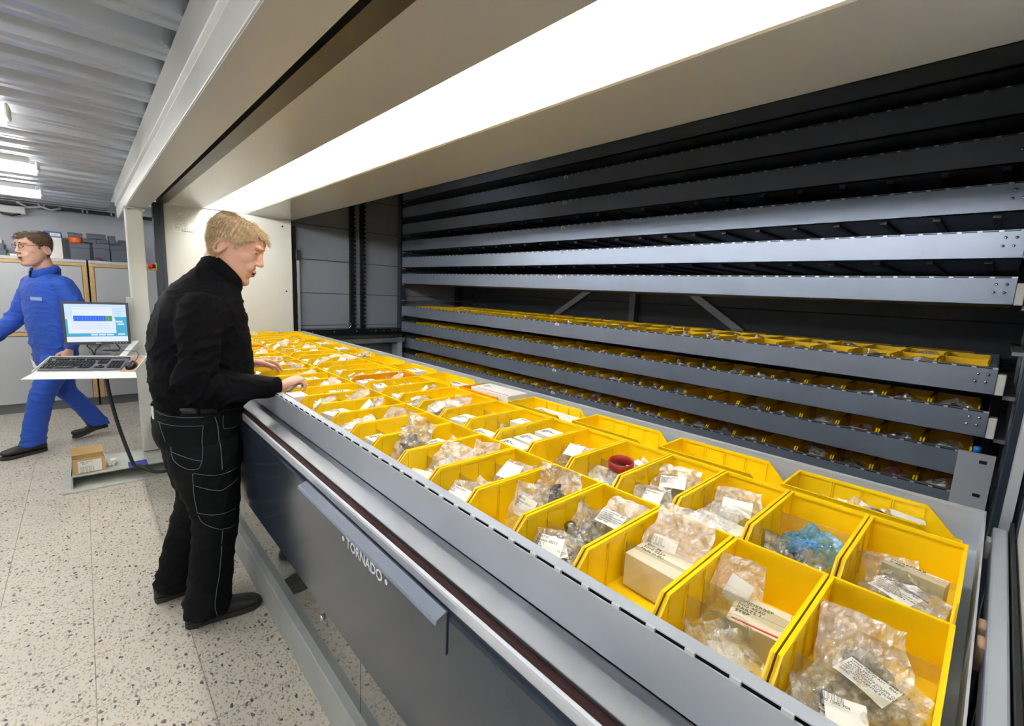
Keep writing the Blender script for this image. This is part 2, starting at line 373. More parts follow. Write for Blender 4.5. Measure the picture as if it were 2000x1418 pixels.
shelf_box(0.070, 0.228, 1.876, 1.93, 'wide flat grey box topmost of the pile on the cabinets', x=-7.10, d=.13)
shelf_box(0.258, 0.315, 1.83, 1.925, 'upright grey box leaning on the pile near the post', x=-7.09, d=.13, rot=0.08)
shelf_box(0.345, 0.405, 1.825, 1.885, 'small grey box half hidden by the white post', x=-7.12, d=.12)
shelf_box(-0.72, -0.555, BZ, 1.69, 'grey box lowest of the stack at the left picture edge', d=.2)
shelf_box(-0.71, -0.565, 1.695, 1.745, 'grey box in the middle of the stack at the left edge', d=.2)
shelf_box(-0.70, -0.575, 1.75, 1.79, 'pale box topmost of the stack at the left edge', d=.18, m='cabinet_top')
bm = bmesh.new(); bm_tube(bm, [(-7.10, -0.025, 1.815), (-7.10, -0.025, 1.820), (-7.10, -0.025, 1.868), (-7.10, -0.025, 1.874)], [0.052, 0.056, 0.056, 0.052], 24)
o = tag(part('tape_roll', bm, 'orange_tape', None, True), 'orange roll of tape lying on the large grey box', 'tape roll')
o = thing('binder_box', 'white box file with a blue top band and printed label', 'box', (-7.05, -0.20, BZ))
boxes('body', [(-0.25, 0, -0.066, 0.066, 0, 0.225)], 'carton_white', o, 0.003)
boxes('band', [(-0.25, 0.001, -0.067, 0.067, 0.225, 0.285)], 'blue_label', o, 0.003)
boxes('side_label', [(0.001, 0.002, -0.02, 0.058, 0.238, 0.268)], 'paper', o)
link('lettering', text_mesh('A-816', 0.022, 'ink'), o, (0.0025, -0.012, 0.245), (PI/2, 0, PI/2))
o = thing('paint_tin', 'small red and blue tin in front of the grey boxes', 'tin', (-6.98, 0.148, BZ))
bm = bmesh.new(); bm_tube(bm, [(0, 0, 0), (0, 0, 0.018)], 0.034, 20); part('base', bm, 'blue_label', o, True)
bm = bmesh.new(); bm_tube(bm, [(0, 0, 0.018), (0, 0, 0.034), (0, 0, 0.038)], [0.026, 0.026, 0.016], 20); part('lid', bm, 'red_stuff', o, True)
o = tag(boxes('paper_stack', [(-7.12, -6.93, -0.52, -0.29, BZ, BZ+0.022)], 'paper', None, 0.002), 'flat stack of white papers on the cabinet behind the man in blue', 'papers')
bm = bmesh.new(); bm_tube(bm, [(-6.95, -0.54, BZ+0.012), (-6.95, -0.46, BZ+0.012)], 0.012, 12)
mat('green_tape', (90, 140, 84), 0.5)
tag(part('marker_pen', bm, 'green_tape', None, True), 'green marker pen lying beside the papers on the cabinet', 'pen')

# ================================================================== steel beam, post and foot channel at the aisle
XB0, XB1 = -5.62, 1.6
bt = thing('support_beam', 'pale grey steel beam running along the front of the machine', 'beam')
bm = bmesh.new()
bm_prism(bm, [(0.270, 2.000), (0.395, 2.000), (0.395, 2.235), (0.262, 2.235), (0.262, 2.108), (0.276, 2.094), (0.270, 2.085)], 0, XB0, XB1)
part('web', bm, 'fascia', bt, bevel=0.003)
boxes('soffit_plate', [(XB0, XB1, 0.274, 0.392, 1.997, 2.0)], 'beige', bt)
pt = thing('support_post', 'white steel post standing beside the computer shelf', 'post', (-4.58, 0.315, 0))
boxes('column', [(-0.05, 0.05, -0.052, 0.052, 0.104, 1.985)], 'post_white', pt, 0.008)
boxes('head_plate', [(-0.07, 0.07, -0.058, 0.07, 1.985, 1.996)], 'post_white', pt, 0.002)
for yy in (-0.025, 0.045):
    bm = bmesh.new(); bm_tube(bm, [(0.06, yy, 1.974), (0.06, yy, 1.986)], 0.011, 6); part('bolt', bm, 'chrome', pt)
boxes('cable_duct', [(0.05, 0.072, -0.085, -0.045, 0.80, 1.33)], 'post_white', pt, 0.003)
fc = thing('foot_channel', 'greenish white steel channel under the post, lying on the floor', 'channel', (-4.40, 0.10, 0))
boxes('flange', [(-0.22, 0.17, -0.255, 0.36, 0.088, 0.1)], 'post_dirty', fc, 0.003)
boxes('web', [(-0.04, -0.028, -0.25, 0.36, 0.012, 0.088)], 'post_dirty', fc)
boxes('end_plate', [(-0.22, 0.175, -0.258, -0.246, 0.0, 0.1)], 'post_dirty', fc)
boxes('base_plate', [(-0.24, 0.24, -0.30, 0.42, 0.001, 0.012)], 'post_dirty', fc)
# ================================================================== the lift machine
M = thing('vertical_lift_machine', 'large automatic storage machine with an open picking bay and dark front', 'machine')
XL, XR = -4.80, 0.10
# front: overhanging dark access panel, recessed glossy lower panels, plinth
bm = bmesh.new(); bm_prism(bm, [(0.470, 0.515), (0.490, 0.515), (0.490, 0.880), (0.482, 0.884), (0.473, 0.880), (0.470, 0.872)], 0, XL, 0.118)
fp = part('front_panel', bm, 'paint_dark', M)
bm = bmesh.new()
bm_prism(bm, [(0.4665, 0.8860), (0.4450, 0.8785), (0.4430, 0.8730), (0.4410, 0.8735), (0.4425, 0.8810), (0.4450, 0.8840), (0.4660, 0.8915)], 0, -1.405, -0.645)
hd = part('handle', bm, 'handle_paint', fp, label='bent metal grip on the dark panel')
boxes('grip_plate', [(-1.405, -0.645, 0.4665, 0.4697, 0.796, 0.8915)], 'paint_dark', fp, 0.0012)
tm = text_mesh('TORNADO', 0.040, 'alu', 0.0004, 'CENTER', True)
link('lettering', tm, fp, (-1.005, 0.4662, 0.811), (PI/2, 0, 0))
for xx in (-1.125, -0.885):
    bm = bmesh.new(); bm_tube(bm, [(xx, 0.4664, 0.825), (xx, 0.4658, 0.825)], 0.007, 10); part('emblem', bm, 'alu', fp)
for x0, x1 in ((XL, -1.222), (-1.218, 0.118)):
    lp = boxes('lower_panel', [(x0, x1, 0.556, 0.575, 0.143, 0.868)], 'paint_mirror', M)
bm = bmesh.new(); bm_tube(bm, [(-1.524, 0.557, 0.306), (-1.524, 0.544, 0.306)], 0.011, 14); lk = part('lock', bm, 'chrome', M, True)
bm = bmesh.new(); bm_prism(bm, [(0.52, 0.0), (0.62, 0.0), (0.62, 0.142), (0.525, 0.142)], 0, XL, 0.9)
part('plinth', bm, 'plinth', M, bevel=0.004)
# ledge in front of the tray with aluminium edge and dark red rubber strip
bm = bmesh.new(); bm_prism(bm, [(0.513, 0.911), (0.590, 0.917), (0.590, 0.905), (0.510, 0.905), (0.510, 0.912)], 0, XL, 0.118); part('ledge', bm, 'ledge_steel', M)
bm = bmesh.new(); bm_prism(bm, [(0.4885, 0.893), (0.510, 0.893), (0.510, 0.9055), (0.500, 0.9075), (0.4885, 0.9045)], 0, XL, 0.118); part('rubber_strip', bm, 'maroon', M)
bm = bmesh.new(); bm_prism(bm, [(0.4795, 0.884), (0.4885, 0.884), (0.4885, 0.909), (0.486, 0.910), (0.4815, 0.908), (0.4795, 0.903)], 0, XL, 0.118); part('edge_rail', bm, 'alu', M)
bm = bmesh.new(); bm_prism(bm, [(0.478, 0.872), (0.60, 0.872), (0.60, 0.886), (0.478, 0.886)], 0, XL, 0.118); part('support_strip', bm, 'frame_dark', M)
# soffit of the bay with its inverted trough of light
ZS = 2.09
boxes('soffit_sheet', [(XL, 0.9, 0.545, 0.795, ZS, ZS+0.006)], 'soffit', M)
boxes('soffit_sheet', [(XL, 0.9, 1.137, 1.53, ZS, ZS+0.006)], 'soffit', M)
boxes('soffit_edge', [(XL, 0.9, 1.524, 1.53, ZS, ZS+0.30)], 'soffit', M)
bm = bmesh.new(); bm_prism(bm, [(1.137, ZS), (1.137, ZS+0.006), (0.830, ZS+0.134), (0.828, ZS+0.128)], 0, XL+0.02, 0.9)
part('trough_reflector', bm, 'white_paint', M)
bm = bmesh.new(); bm_prism(bm, [(1.125, ZS+0.001), (1.128, ZS+0.0025), (0.835, ZS+0.124), (0.832, ZS+0.1225)], 0, XL+0.10, 0.88)
part('trough_liner', bm, 'white_paint', M)
for k in range(4):
    bm = bmesh.new(); bm_tube(bm, [(XL+0.12+1.19*k, 0.823, ZS+0.034), (XL+1.27+1.19*k, 0.823, ZS+0.034)], 0.0125, 12); part('light_tube', bm, 'trough_tube', M, True, label='lit fluorescent tube hidden in the trough')
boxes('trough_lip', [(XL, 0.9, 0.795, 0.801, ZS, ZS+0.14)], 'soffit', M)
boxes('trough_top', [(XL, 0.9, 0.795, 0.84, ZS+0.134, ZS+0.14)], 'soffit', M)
boxes('door_track', [(XL-0.02, 0.9, 0.482, 0.545, ZS-0.004, ZS+0.06)], 'track', M)
boxes('door_gap', [(XL-0.02, 0.9, 0.398, 0.48, 2.12, 2.14)], 'black', M)
# cream end panel at the far end of the bay
bm = bmesh.new(); bm_box(bm, XL-0.02, XL, 0.525, 1.508, 0.60, ZS-0.003)
ep = part('end_panel', bm, 'cream_panel', M)
bm = bmesh.new(); bm_prism(bm, [(0.801, ZS), (1.137, ZS), (0.828, ZS+0.13), (0.801, ZS+0.134)], 0, XL-0.005, XL+0.02); part('trough_gable', bm, 'cream_panel', M)
boxes('sticker', [(XL+0.0002, XL+0.001, 0.582, 0.735, 1.868, 1.953)], 'paper', ep)
link('lettering', text_mesh('TORNADO', 0.018, 'ink', 0.0003, 'RIGHT', True), ep, (XL+0.0012, 0.728, 1.874), (PI/2, 0, PI/2))
link('lettering', text_mesh('Serial No.  5 1090 704', 0.0105, 'ink', 0.0003), ep, (XL+0.0012, 0.590, 1.939), (PI/2, 0, PI/2))
link('lettering', text_mesh('Load/tray  Width  Depth', 0.0085, 'ink', 0.0003), ep, (XL+0.0012, 0.590, 1.928), (PI/2, 0, PI/2))
for k in range(4):
    link('lettering', text_mesh('| Max load    kg |   No.  %d' % (k+1), 0.009, 'ink', 0.0003), ep, (XL+0.0012, 0.590, 1.914-0.011*k), (PI/2, 0, PI/2))
for y, z in ((0.63, 2.02), (1.43, 2.02), (1.45, 1.41), (0.60, 1.40)):
    bm = bmesh.new(); bm_tube(bm, [(XL, y, z), (XL+0.006, y, z)], 0.008, 10); part('screw', bm, 'chrome', ep)
dp = boxes('corner_post', [(XL-0.06, XL+0.02, 0.452, 0.522, 0.0, ZS-0.005)], 'frame_dark', M, 0.004)
boxes('post_flange', [(XL+0.02, XL+0.028, 0.496, 0.522, 0.0, ZS-0.005)], 'frame_dark', M)
bm = bmesh.new(); bm_tube(bm, [(-4.79, 0.452, 1.575), (-4.79, 0.447, 1.575)], 0.034, 20); ys = part('stop_plate', bm, 'yellow_ring', M, True)
bm = bmesh.new(); bm_tube(bm, [(-4.79, 0.447, 1.575), (-4.79, 0.425, 1.575)], 0.016, 16); part('stop_neck', bm, 'black', ys, True)
bm = bmesh.new(); bm_tube(bm, [(-4.79, 0.426, 1.575), (-4.79, 0.402, 1.575), (-4.79, 0.398, 1.575)], [0.023, 0.023, 0.016], 18); part('stop_button', bm, 'red_button', ys, True)
# inside: far end wall of panels, rear wall, roof
for z0, z1 in ((0.0, 0.712), (0.718, 1.058), (1.064, 1.396), (1.402, 1.737), (1.743, 2.085), (2.091, 2.42), (2.426, 3.0)):
    wp = boxes('wall_panel', [(-5.0, -4.95, 1.50, 3.95, z0, z1)], 'inner_wall', M, 0.004)
boxes('panel_joint', [(-5.0, -4.958, 1.50, 3.95, 0.0, 3.0)], 'frame_dark', M)
for z in (0.715, 1.061, 1.399, 1.740, 2.088): boxes('panel_seam', [(-4.95, -4.944, 1.50, 3.95, z+0.003, z+0.013)], 'inner_wall', M)
for z0, z1 in ((0.0, 0.796), (0.8, 1.128), (1.132, 1.458), (1.462, 1.79), (1.794, 2.6), (2.604, 3.0)):
    boxes('rear_panel', [(-4.95, 0.45, 3.88, 3.93, z0, z1)], 'back_wall', M, 0.003)
boxes('rear_sheet', [(-4.95, 0.45, 3.93, 3.95, 0.0, 3.0)], 'back_wall', M)
boxes('roof_sheet', [(-5.0, 0.9, 0.42, 3.95, 2.99, 3.0)], 'black', M)
boxes('front_sheet', [(-5.0, 0.9, 0.396, 0.42, 2.10, 3.0)], 'black', M)
boxes('side_sheet', [(0.44, 0.45, 0.64, 3.95, 0.0, 3.0)], 'frame_dark', M)
for a, b in (((-3.42, 3.85, 1.28), (-2.70, 3.85, 1.73)), ((-1.42, 3.85, 1.27), (-2.12, 3.85, 1.73))):
    bm = bmesh.new(); A = Vector(a); B = Vector(b); t = (B-A).normalized(); nn = Vector((-t.z, 0, t.x))*0.028
    bm_prism(bm, [((A+nn).x, (A+nn).z), ((B+nn).x, (B+nn).z), ((B-nn).x, (B-nn).z), ((A-nn).x, (A-nn).z)], 1, 3.835, 3.86)
    part('diagonal_brace', bm, 'galv', M)
boxes('rear_upright', [(-2.45, -2.39, 3.80, 3.87, 0.0, 3.0)], 'galv_dull', M)
boxes('rear_rail', [(-4.9, 0.4, 3.80, 3.87, 1.20, 1.24)], 'frame_dark', M)
# toothed racks for the lift on the far end wall
for y0, y1 in ((2.142, 2.192), (2.264, 2.306)):
    boxes('lift_rack', [(-4.944, -4.915, y0, y1, 1.02, 2.99)], 'black', M)
    bm = bmesh.new()
    for k in range(42): bm_box(bm, -4.915, -4.903, y0+0.012, y1+0.010, 1.04 + k*0.046, 1.062 + k*0.046)
    part('rack_teeth', bm, 'black_gloss', M)['kind'] = 'stuff'
boxes('guide_profile', [(-4.94, -4.90, 1.585, 1.612, 0.9, 1.74)], 'alu', M, 0.003)
boxes('guide_profile', [(-4.94, -4.89, 1.555, 1.580, 0.6, 2.05)], 'black', M)
boxes('guide_block', [(-4.94, -4.88, 1.572, 1.618, 1.72, 1.82)], 'frame_dark', M, 0.005)
for z in (1.13, 1.34, 1.55): boxes('guide_clip', [(-4.94, -4.895, 1.560, 1.585, z, z+0.05)], 'galv_dull', M)
# lift carriage arm with chain and eye bolt
boxes('lift_arm', [(-4.88, -4.72, 1.60, 2.66, 0.975, 1.035)], 'black_gloss', M, 0.006)
boxes('chain_bed', [(-4.74, -4.68, 1.61, 2.66, 0.935, 0.972)], 'black', M)
bm = bmesh.new()
for k in range(58): bm_box(bm, -4.682, -4.672, 1.62+k*0.0178, 1.632+k*0.0178, 0.94, 0.966)
o = part('chain', bm, 'steel', M); o['kind'] = 'stuff'
boxes('arm_rail', [(-4.72, -4.64, 1.60, 2.66, 0.885, 0.93)], 'galv_dull', M, 0.003)
bm = bmesh.new()
bm_tube(bm, [(-4.76, 2.06+0.021*math.cos(2*PI*k/20), 1.075+0.026*math.sin(2*PI*k/20)) for k in range(21)], 0.006, 8)
bm_tube(bm, [(-4.76, 2.06, 1.035), (-4.76, 2.06, 1.05)], 0.010, 8)
part('eye_bolt', bm, 'chrome', M, True)
for y in (1.66, 1.88, 2.12, 2.34, 2.44, 2.54, 2.58):
    bm = bmesh.new(); bm_tube(bm, [(-4.72, y, 1.012), (-4.708, y, 1.012)], 0.008, 8); part('bolt', bm, 'chrome', M)
boxes('arm_bracket', [(-4.79, -4.66, 2.58, 2.64, 0.0, 0.935)], 'galv', M)
# near end: uprights, runner rail for the tray, side panel
boxes('upright', [(0.085, 0.165, 1.66, 1.76, 0.0, 2.99)], 'frame_dark', M, 0.004)
boxes('upright_edge', [(0.066, 0.084, 1.64, 1.70, 0.0, 2.99)], 'galv', M)
boxes('upright', [(0.075, 0.15, 2.52, 2.60, 0.0, 2.99)], 'frame_dark', M, 0.004)
boxes('upright', [(0.075, 0.15, 2.90, 2.97, 0.0, 2.99)], 'galv_dull', M, 0.003)
boxes('upright', [(0.075, 0.15, 3.55, 3.62, 0.0, 2.99)], 'galv_dull', M, 0.003)
boxes('upright', [(-4.93, -4.86, 2.72, 2.79, 0.0, 2.99)], 'frame_dark', M, 0.003)
boxes('upright', [(-4.93, -4.86, 3.55, 3.62, 0.0, 2.99)], 'frame_dark', M, 0.003)
boxes('runner_rail', [(0.052, 0.078, 0.55, 1.56, 0.94, 1.0)], 'galv', M, 0.004)
boxes('runner_gap', [(0.080, 0.086, 0.55, 1.60, 0.80, 1.01)], 'black', M)
boxes('side_panel', [(0.090, 0.115, 0.525, 1.50, 0.60, ZS-0.003)], 'cream_panel', M)
boxes('side_frame', [(0.088, 0.118, 1.50, 1.54, 0.0, ZS-0.003)], 'frame_dark', M)
for y in (1.495, 1.065, 1.005): boxes('slide_block', [(0.043, 0.053, y-0.018, y+0.018, 0.945, 0.99)], 'orange_block' if y < 1.4 else 'white_plastic', M, 0.003)
spl = boxes('stop_plate', [(-0.052, 0.056, 2.612, 2.620, 0.42, 0.945)], 'galv', M)
for z in (0.905, 0.765): boxes('slot', [(0.012, 0.034, 2.6105, 2.6125, z, z+0.013)], 'black', spl)
bm = bmesh.new(); bm_tube(bm, [(0.0, 2.625, 0.945), (0.0, 2.625, 0.965), (0.0, 2.625, 0.97)], [0.013, 0.013, 0.008], 14); part('sensor', bm, 'blue_knob', M, True)
# tray supports at both ends of the rear column
for k in range(-3, 9):
    if k == 1: pass
    z = 1.289 - 0.112 + 0.183*k - 0.018
    for x0, x1 in ((-4.86, -4.80), (0.04, 0.075)):
        boxes('tray_support', [(x0, x1, 2.74, 3.62, z, z+0.016)], 'galv_dull', M)
boxes('front_cladding', [(0.118, 0.9, 0.525, 0.545, 0.0, ZS-0.003)], 'cream_panel', M)
# ================================================================== storage trays
PITCH, SLOT = 0.0612, 0.047
def tray(name, label, x0, x1, y0, y1, zr, hf, material, group, slots=True, ribs=False, number=None, rivets=True, floor_off=0.0):
    t = thing(name, label, 'tray', ((x0+x1)/2, y0, zr-hf), 0, group)
    L = (x1-x0)/2; D = y1-y0; st = 0.0065 if slots else 0.0
    # front sheet with a bent lip; the top row is cut into tabs between the slots
    bm = bmesh.new(); bm_box(bm, -L, L, 0, 0.003, 0, hf-st)
    bm_box(bm, -L, L, 0.004, 0.028, hf-0.002, hf)
    bm_box(bm, -L, L, 0.0, 0.022, 0.0, 0.003)
    o = part('front_sheet', bm, material, t)
    if slots:
        bm = bmesh.new(); x = -L; k = 0
        n = int(2*L/PITCH)
        off = (2*L - n*PITCH)/2
        bm_box(bm, -L, -L+off+0.5*(PITCH-SLOT), 0, 0.005, hf-st, hf)
        bm_box(bm, L-off-0.5*(PITCH-SLOT), L, 0, 0.005, hf-st, hf)
        for k in range(1, n):
            xx = -L+off+k*PITCH; bm_box(bm, xx-0.5*(PITCH-SLOT), xx+0.5*(PITCH-SLOT), 0, 0.005, hf-st, hf)
        if name == 'picking_tray':
            bm.free(); bm = bmesh.new(); bm_box(bm, -0.5*(PITCH-SLOT), 0.5*(PITCH-SLOT), 0, 0.005, hf-st, hf); tb = mesh_of(bm, 'slot_tab', 'alu')
            for k in range(n+1): link('slot_tab', tb, t, (-L+off+k*PITCH, 0, 0))
        else: part('slot_tabs', bm, 'galv', t)['kind'] = 'stuff'
        boxes('slot_shade', [(-L+0.004, L-0.004, 0.0065, 0.0085, hf-0.03, hf-0.0021)], 'black', t)  # black strip stands in for the shade of the hollow behind the slots
    boxes('rear_sheet', [(-L, L, D-0.003, D, 0, hf-0.002)], material, t)
    boxes('rear_rim', [(-L, L, D-0.004, D+0.016, hf-0.002, hf)], 'alu' if name == 'picking_tray' else material, t)  # paler alu on the picking tray paints in a highlight along its rim
    boxes('end_sheet', [(-L, -L+0.003, 0.003, D-0.003, 0, hf)], material, t)
    boxes('end_sheet', [(L-0.003, L, 0.003, D-0.003, 0, hf)], material, t)
    boxes('base_sheet', [(-L+0.003, L-0.003, 0.003, D-0.003, 0.0, 0.003)], material, t)
    if ribs:
        n = 26
        for k in range(n):
            xx = -L + 2*L*(k+0.5)/n; boxes('base_rib', [(xx-0.012, xx+0.012, 0.06, D-0.03, -0.014, 0.0)], 'frame_dark', t)
    if rivets:
        for s in ((-0.025, 0.3), (-0.055, 0.3), (-0.029, 0.62), (-0.059, 0.62)):
            bm = bmesh.new(); bm_tube(bm, [(L+s[0], 0.0, hf*(1-s[1]*0.9)), (L+s[0], -0.003, hf*(1-s[1]*0.9)), (L+s[0], -0.005, hf*(1-s[1]*0.9))], [0.0055, 0.0055, 0.003], 10); part('rivet', bm, 'chrome', t, True)
        boxes('slide_block', [(L+0.001, L+0.028, 0.004, 0.06, 0.0, hf*0.78)], 'white_plastic', t, 0.004)
        boxes('slide_block', [(-L-0.012, -L-0.001, 0.004, 0.06, hf*0.1, hf*0.75)], 'white_plastic', t, 0.003)
    if number:
        nt = boxes('number_tag', [(-0.012, 0.028, -0.0012, 0.0, hf-0.026, hf-0.007)], 'number_tag', t)
        link('lettering', text_mesh(number, 0.017, 'ink', 0.0003, 'CENTER', True), t, (0.008, -0.0015, hf-0.0225), (PI/2, 0, 0))
    return t
ZR, YF, YK = 1.02, 0.582, 1.585
TX0, TX1 = -4.785, 0.038
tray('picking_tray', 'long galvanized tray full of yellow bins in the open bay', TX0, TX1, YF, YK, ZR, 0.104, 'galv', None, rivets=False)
YB = 2.70
RZ = {k: 1.289 + 0.183*k for k in (7, 6, 5, 4, 3, 2, 0, -1, -2, -3)}
desc = {7: 'dark steel tray, topmost seen on the rear rack under the soffit', 6: 'dark steel tray, second from the top on the rear rack', 5: 'dark steel tray, third from the top on the rear rack',
        4: 'steel tray with bagged parts, fourth from the top on the rear rack', 3: 'shiny steel tray, fifth from the top on the rear rack', 2: 'bright steel tray just above the wide gap on the rear rack',
        0: 'steel tray of yellow bins just below the wide gap on the rear rack', -1: 'steel tray of yellow bins, second below the wide gap', -2: 'steel tray of yellow bins, third below the wide gap', -3: 'steel tray of yellow bins, lowest one showing on the rear rack'}
nums = {2: '56', 0: '55', -1: '54', -2: '53', -3: '52', 3: '57', 4: '58', 5: '59', 6: '60', 7: None}
for k, z in RZ.items():
    tray('storage_tray', desc[k], TX0+0.005, 0.012, YB, 3.70, z, 0.112, 'tray_back', 'trays in the rear rack', ribs=(3 <= k <= 5), number=nums[k])
# ================================================================== yellow bins
BP, BL, BH = 0.1645, 0.352, 0.11
def bin_mesh(name, w, L, h, m, ribs=True):
    bm = bmesh.new(); t = 0.0035; hw = w/2; k = 0.070; fz = 0.048
    prof = [(0, 0), (L, 0), (L, h), (k, h), (0.012, fz), (0, fz)]
    for s in (-1, 1):
        a, b = sorted((s*hw, s*(hw-t))); bm_prism(bm, prof, 0, a, b)
        a, b = sorted((s*hw, s*(hw-0.0065)))          # thicker rim
        bm_prism(bm, [(k-0.001, h-0.008), (L, h-0.008), (L, h), (k, h)], 0, a, b)
        bm_prism(bm, [(0.012, fz-0.007), (k, h-0.008), (k, h), (0.012, fz)], 0, a, b)
        if ribs:
            for y in (0.075, 0.135, 0.140, 0.20, 0.205, 0.265, 0.270):
                a, b = sorted((s*(hw-t), s*(hw-t-0.0025))); bm_box(bm, a, b, y-0.0012, y+0.0012, 0.004, h-0.008)
    bm_box(bm, -hw+t, hw-t, 0, t, 0, fz)
    bm_box(bm, -hw+t, hw-t, L-t, L, 0, h); bm_box(bm, -hw+t, hw-t, L-0.0065, L, h-0.008, h)
    bm_box(bm, -hw+t, hw-t, t, L-t, 0, t)
    return mesh_of(bm, name, m)
BIN = bin_mesh('storage_bin', 0.1615, BL, BH, 'yellow')
BIN_O = bin_mesh('storage_bin', 0.1615, BL, BH, 'orange_bin')
BIN_S = bin_mesh('storage_bin', 0.1615, BL, BH, 'yellow', False)
bm = bmesh.new(); bm_box(bm, -0.0765, 0.0765, -0.0008, 0.0008, 0.004, 0.082); DIV = mesh_of(bm, 'divider', 'clear_plate')
NB = 29; BX0 = 0.018
TF = 0.9195     # inside floor of the picking tray
BINS = {}
def put_bin(me, loc, rz, label, group, div=()):
    o = link('storage_bin', me, None, loc, (0, 0, rz)); tag(o, label, 'bin', group)
    for y in div: link('divider', DIV, o, (0, y, 0))
    return o
def nth(i): return 'nearest' if i == 0 else ORD[i] + ' from near end'
DIVS = ((0.135, 0.265), (0.135, 0.20), (0.20,), (0.135, 0.265), (0.20, 0.265))
for i in range(NB):
    x = BX0 - BP*(i+0.5)
    d = DIVS[i % 5] if i < 20 else ()
    BINS['f', i] = put_bin(BIN_O if i == 22 else BIN, (x, 0.590, TF), 0, 'yellow bin in the front row of the open tray, ' + nth(i), 'front row of bins in the open tray', d)
    BINS['s', i] = put_bin(BIN_O if i == 13 else BIN, (x, 0.951, TF), 0, ('orange' if i == 13 else 'yellow') + ' bin in the middle row of the open tray, ' + nth(i), 'middle row of bins in the open tray', DIVS[(i+2) % 5] if i < 20 else ())
BLX = 0.3615
for i in range(13):
    x = 0.008 - BLX*i
    BINS['t', i] = put_bin(BIN_O if i == 4 else BIN, (x, 1.413, TF), PI/2, ('orange' if i == 4 else 'yellow') + ' bin lying lengthwise along the rear of the open tray, ' + nth(i), 'rear row of bins in the open tray')
rowname = {0: 'upper', -1: 'second', -2: 'third', -3: 'lowest'}
for k in (0, -1, -2, -3):
    z = RZ[k] - 0.105
    for i in range(NB):
        x = -0.015 - BP*(i+0.5)
        if x < -4.69: continue
        put_bin(BIN_S, (x, YB+0.03, z), 0, 'yellow bin in the %s rear tray, front row, %s' % (rowname[k], nth(i)), 'bins in the rear trays')
        if k == 0:
            put_bin(BIN_S, (x, YB+0.395, z), 0, 'yellow bin in the upper rear tray, middle row, ' + nth(i), 'bins in the rear trays')
    if k == 0:
        for i in range(13):
            put_bin(BIN_S, (-0.025-BLX*i, YB+0.86, z), PI/2, 'yellow bin in the upper rear tray, rear row, ' + nth(i), 'bins in the rear trays')

# ================================================================== what lies in the bins
def lump(rx, ry, rz, seed, m, n=14):
    bm = bmesh.new(); bmesh.ops.create_icosphere(bm, subdivisions=3, radius=1)
    for v in bm.verts:
        d = v.co.normalized(); f = 1 + 0.3*noise.noise(d*1.8 + Vector((seed*3.7, 0, 0))) + 0.28*(abs(noise.noise(d*3.2 + Vector((seed, 2, 0))))*2-.6) + 0.2*(noise.cell(d*3.5 + Vector((seed, 5, 0)))-.5)
        v.co = Vector((d.x*rx*f, d.y*ry*f, max(-0.9*rz, d.z*rz*f)))
    return mesh_of(bm, 'contents', m)
def bag_mesh(w, h, th, seed, m, nx=30, ny=26):
    """a crumpled plastic bag: two creased sheets, lying flat, mouth at +y"""
    bm = bmesh.new(); S_ = []
    off = Vector((seed*7.3, seed*1.9, 0))
    for s in (1, -1):
        G = []
        for j in range(ny+1):
            row = []
            for i in range(nx+1):
                u = 2*i/nx-1; v = 2*j/ny-1
                full = max(0, (1-abs(u)**3)) * max(0, (1-abs(v)**2.6)) * (1.0 if v < 0.1 else max(0.12, 1-(v-0.1)*1.15))
                p = Vector((u*w/2*(1-0.12*max(0, v)) + 0.006*noise.noise(Vector((v*3, seed, 1))), v*h/2, 0))
                q = p*26 + off
                cr = (abs(noise.noise(q)) + 0.6*abs(noise.noise(q*2.3)) + 0.35*abs(noise.noise(q*5.1))); rg = 0.020*(abs(noise.noise(p*24+off))-.25) + 0.013*(abs(noise.noise(p*50+off*2))-.25) + 0.007*(abs(noise.noise(p*100+off*3))-.25)
                edge = 1 - max(abs(u), abs(v))**6
                p.z = s*(th/2*full*(0.7+0.6*cr)) + 0.022*noise.noise(p*13+off) + 0.010*noise.noise(p*34+off) + (rg + s*0.5*rg)*(0.35+0.65*edge)
                p.x += 0.007*noise.noise(q*0.9+Vector((5, 0, 0))); p.y += 0.007*noise.noise(q*0.9+Vector((0, 9, 0)))
                row.append(bm.verts.new(p))
            G.append(row)
        S_.append(G)
        for j in range(ny):
            for i in range(nx): bm.faces.new((G[j][i], G[j][i+1], G[j+1][i+1], G[j+1][i]))
    bmesh.ops.remove_doubles(bm, verts=[G[j][i] for G in S_ for j in range(ny+1) for i in range(nx+1) if i in (0, nx) or j == 0], dist=0.003)
    return mesh_of(bm, 'bag_film', m, recalc=False)
FILMS = [bag_mesh(0.13, 0.17, 0.045, 1, 'bag_film'), bag_mesh(0.12, 0.15, 0.05, 2, 'bag_film'), bag_mesh(0.11, 0.14, 0.05, 3, 'bag_film_dark'), bag_mesh(0.14, 0.19, 0.04, 4, 'bag_film'), bag_mesh(0.12, 0.16, 0.05, 5, 'bag_film_dark'), bag_mesh(0.125, 0.2, 0.06, 6, 'bag_film')]
FILM_BLUE = bag_mesh(0.14, 0.17, 0.06, 8, 'bag_film_blue')
SMALLF = [bag_mesh(0.10, 0.12, 0.045, 11+s, m, 10, 9) for s, m in enumerate(('bag_film', 'bag_film_dark', 'bag_film', 'bag_film_dark'))]
LUMPS = {c: [lump(0.036, 0.045, 0.018, s, c) for s in (1, 2)] for c in ('dark_stuff', 'grey_stuff', 'tan_stuff', 'blue_stuff', 'pink_stuff', 'red_stuff', 'carton_white', 'print_bw')}
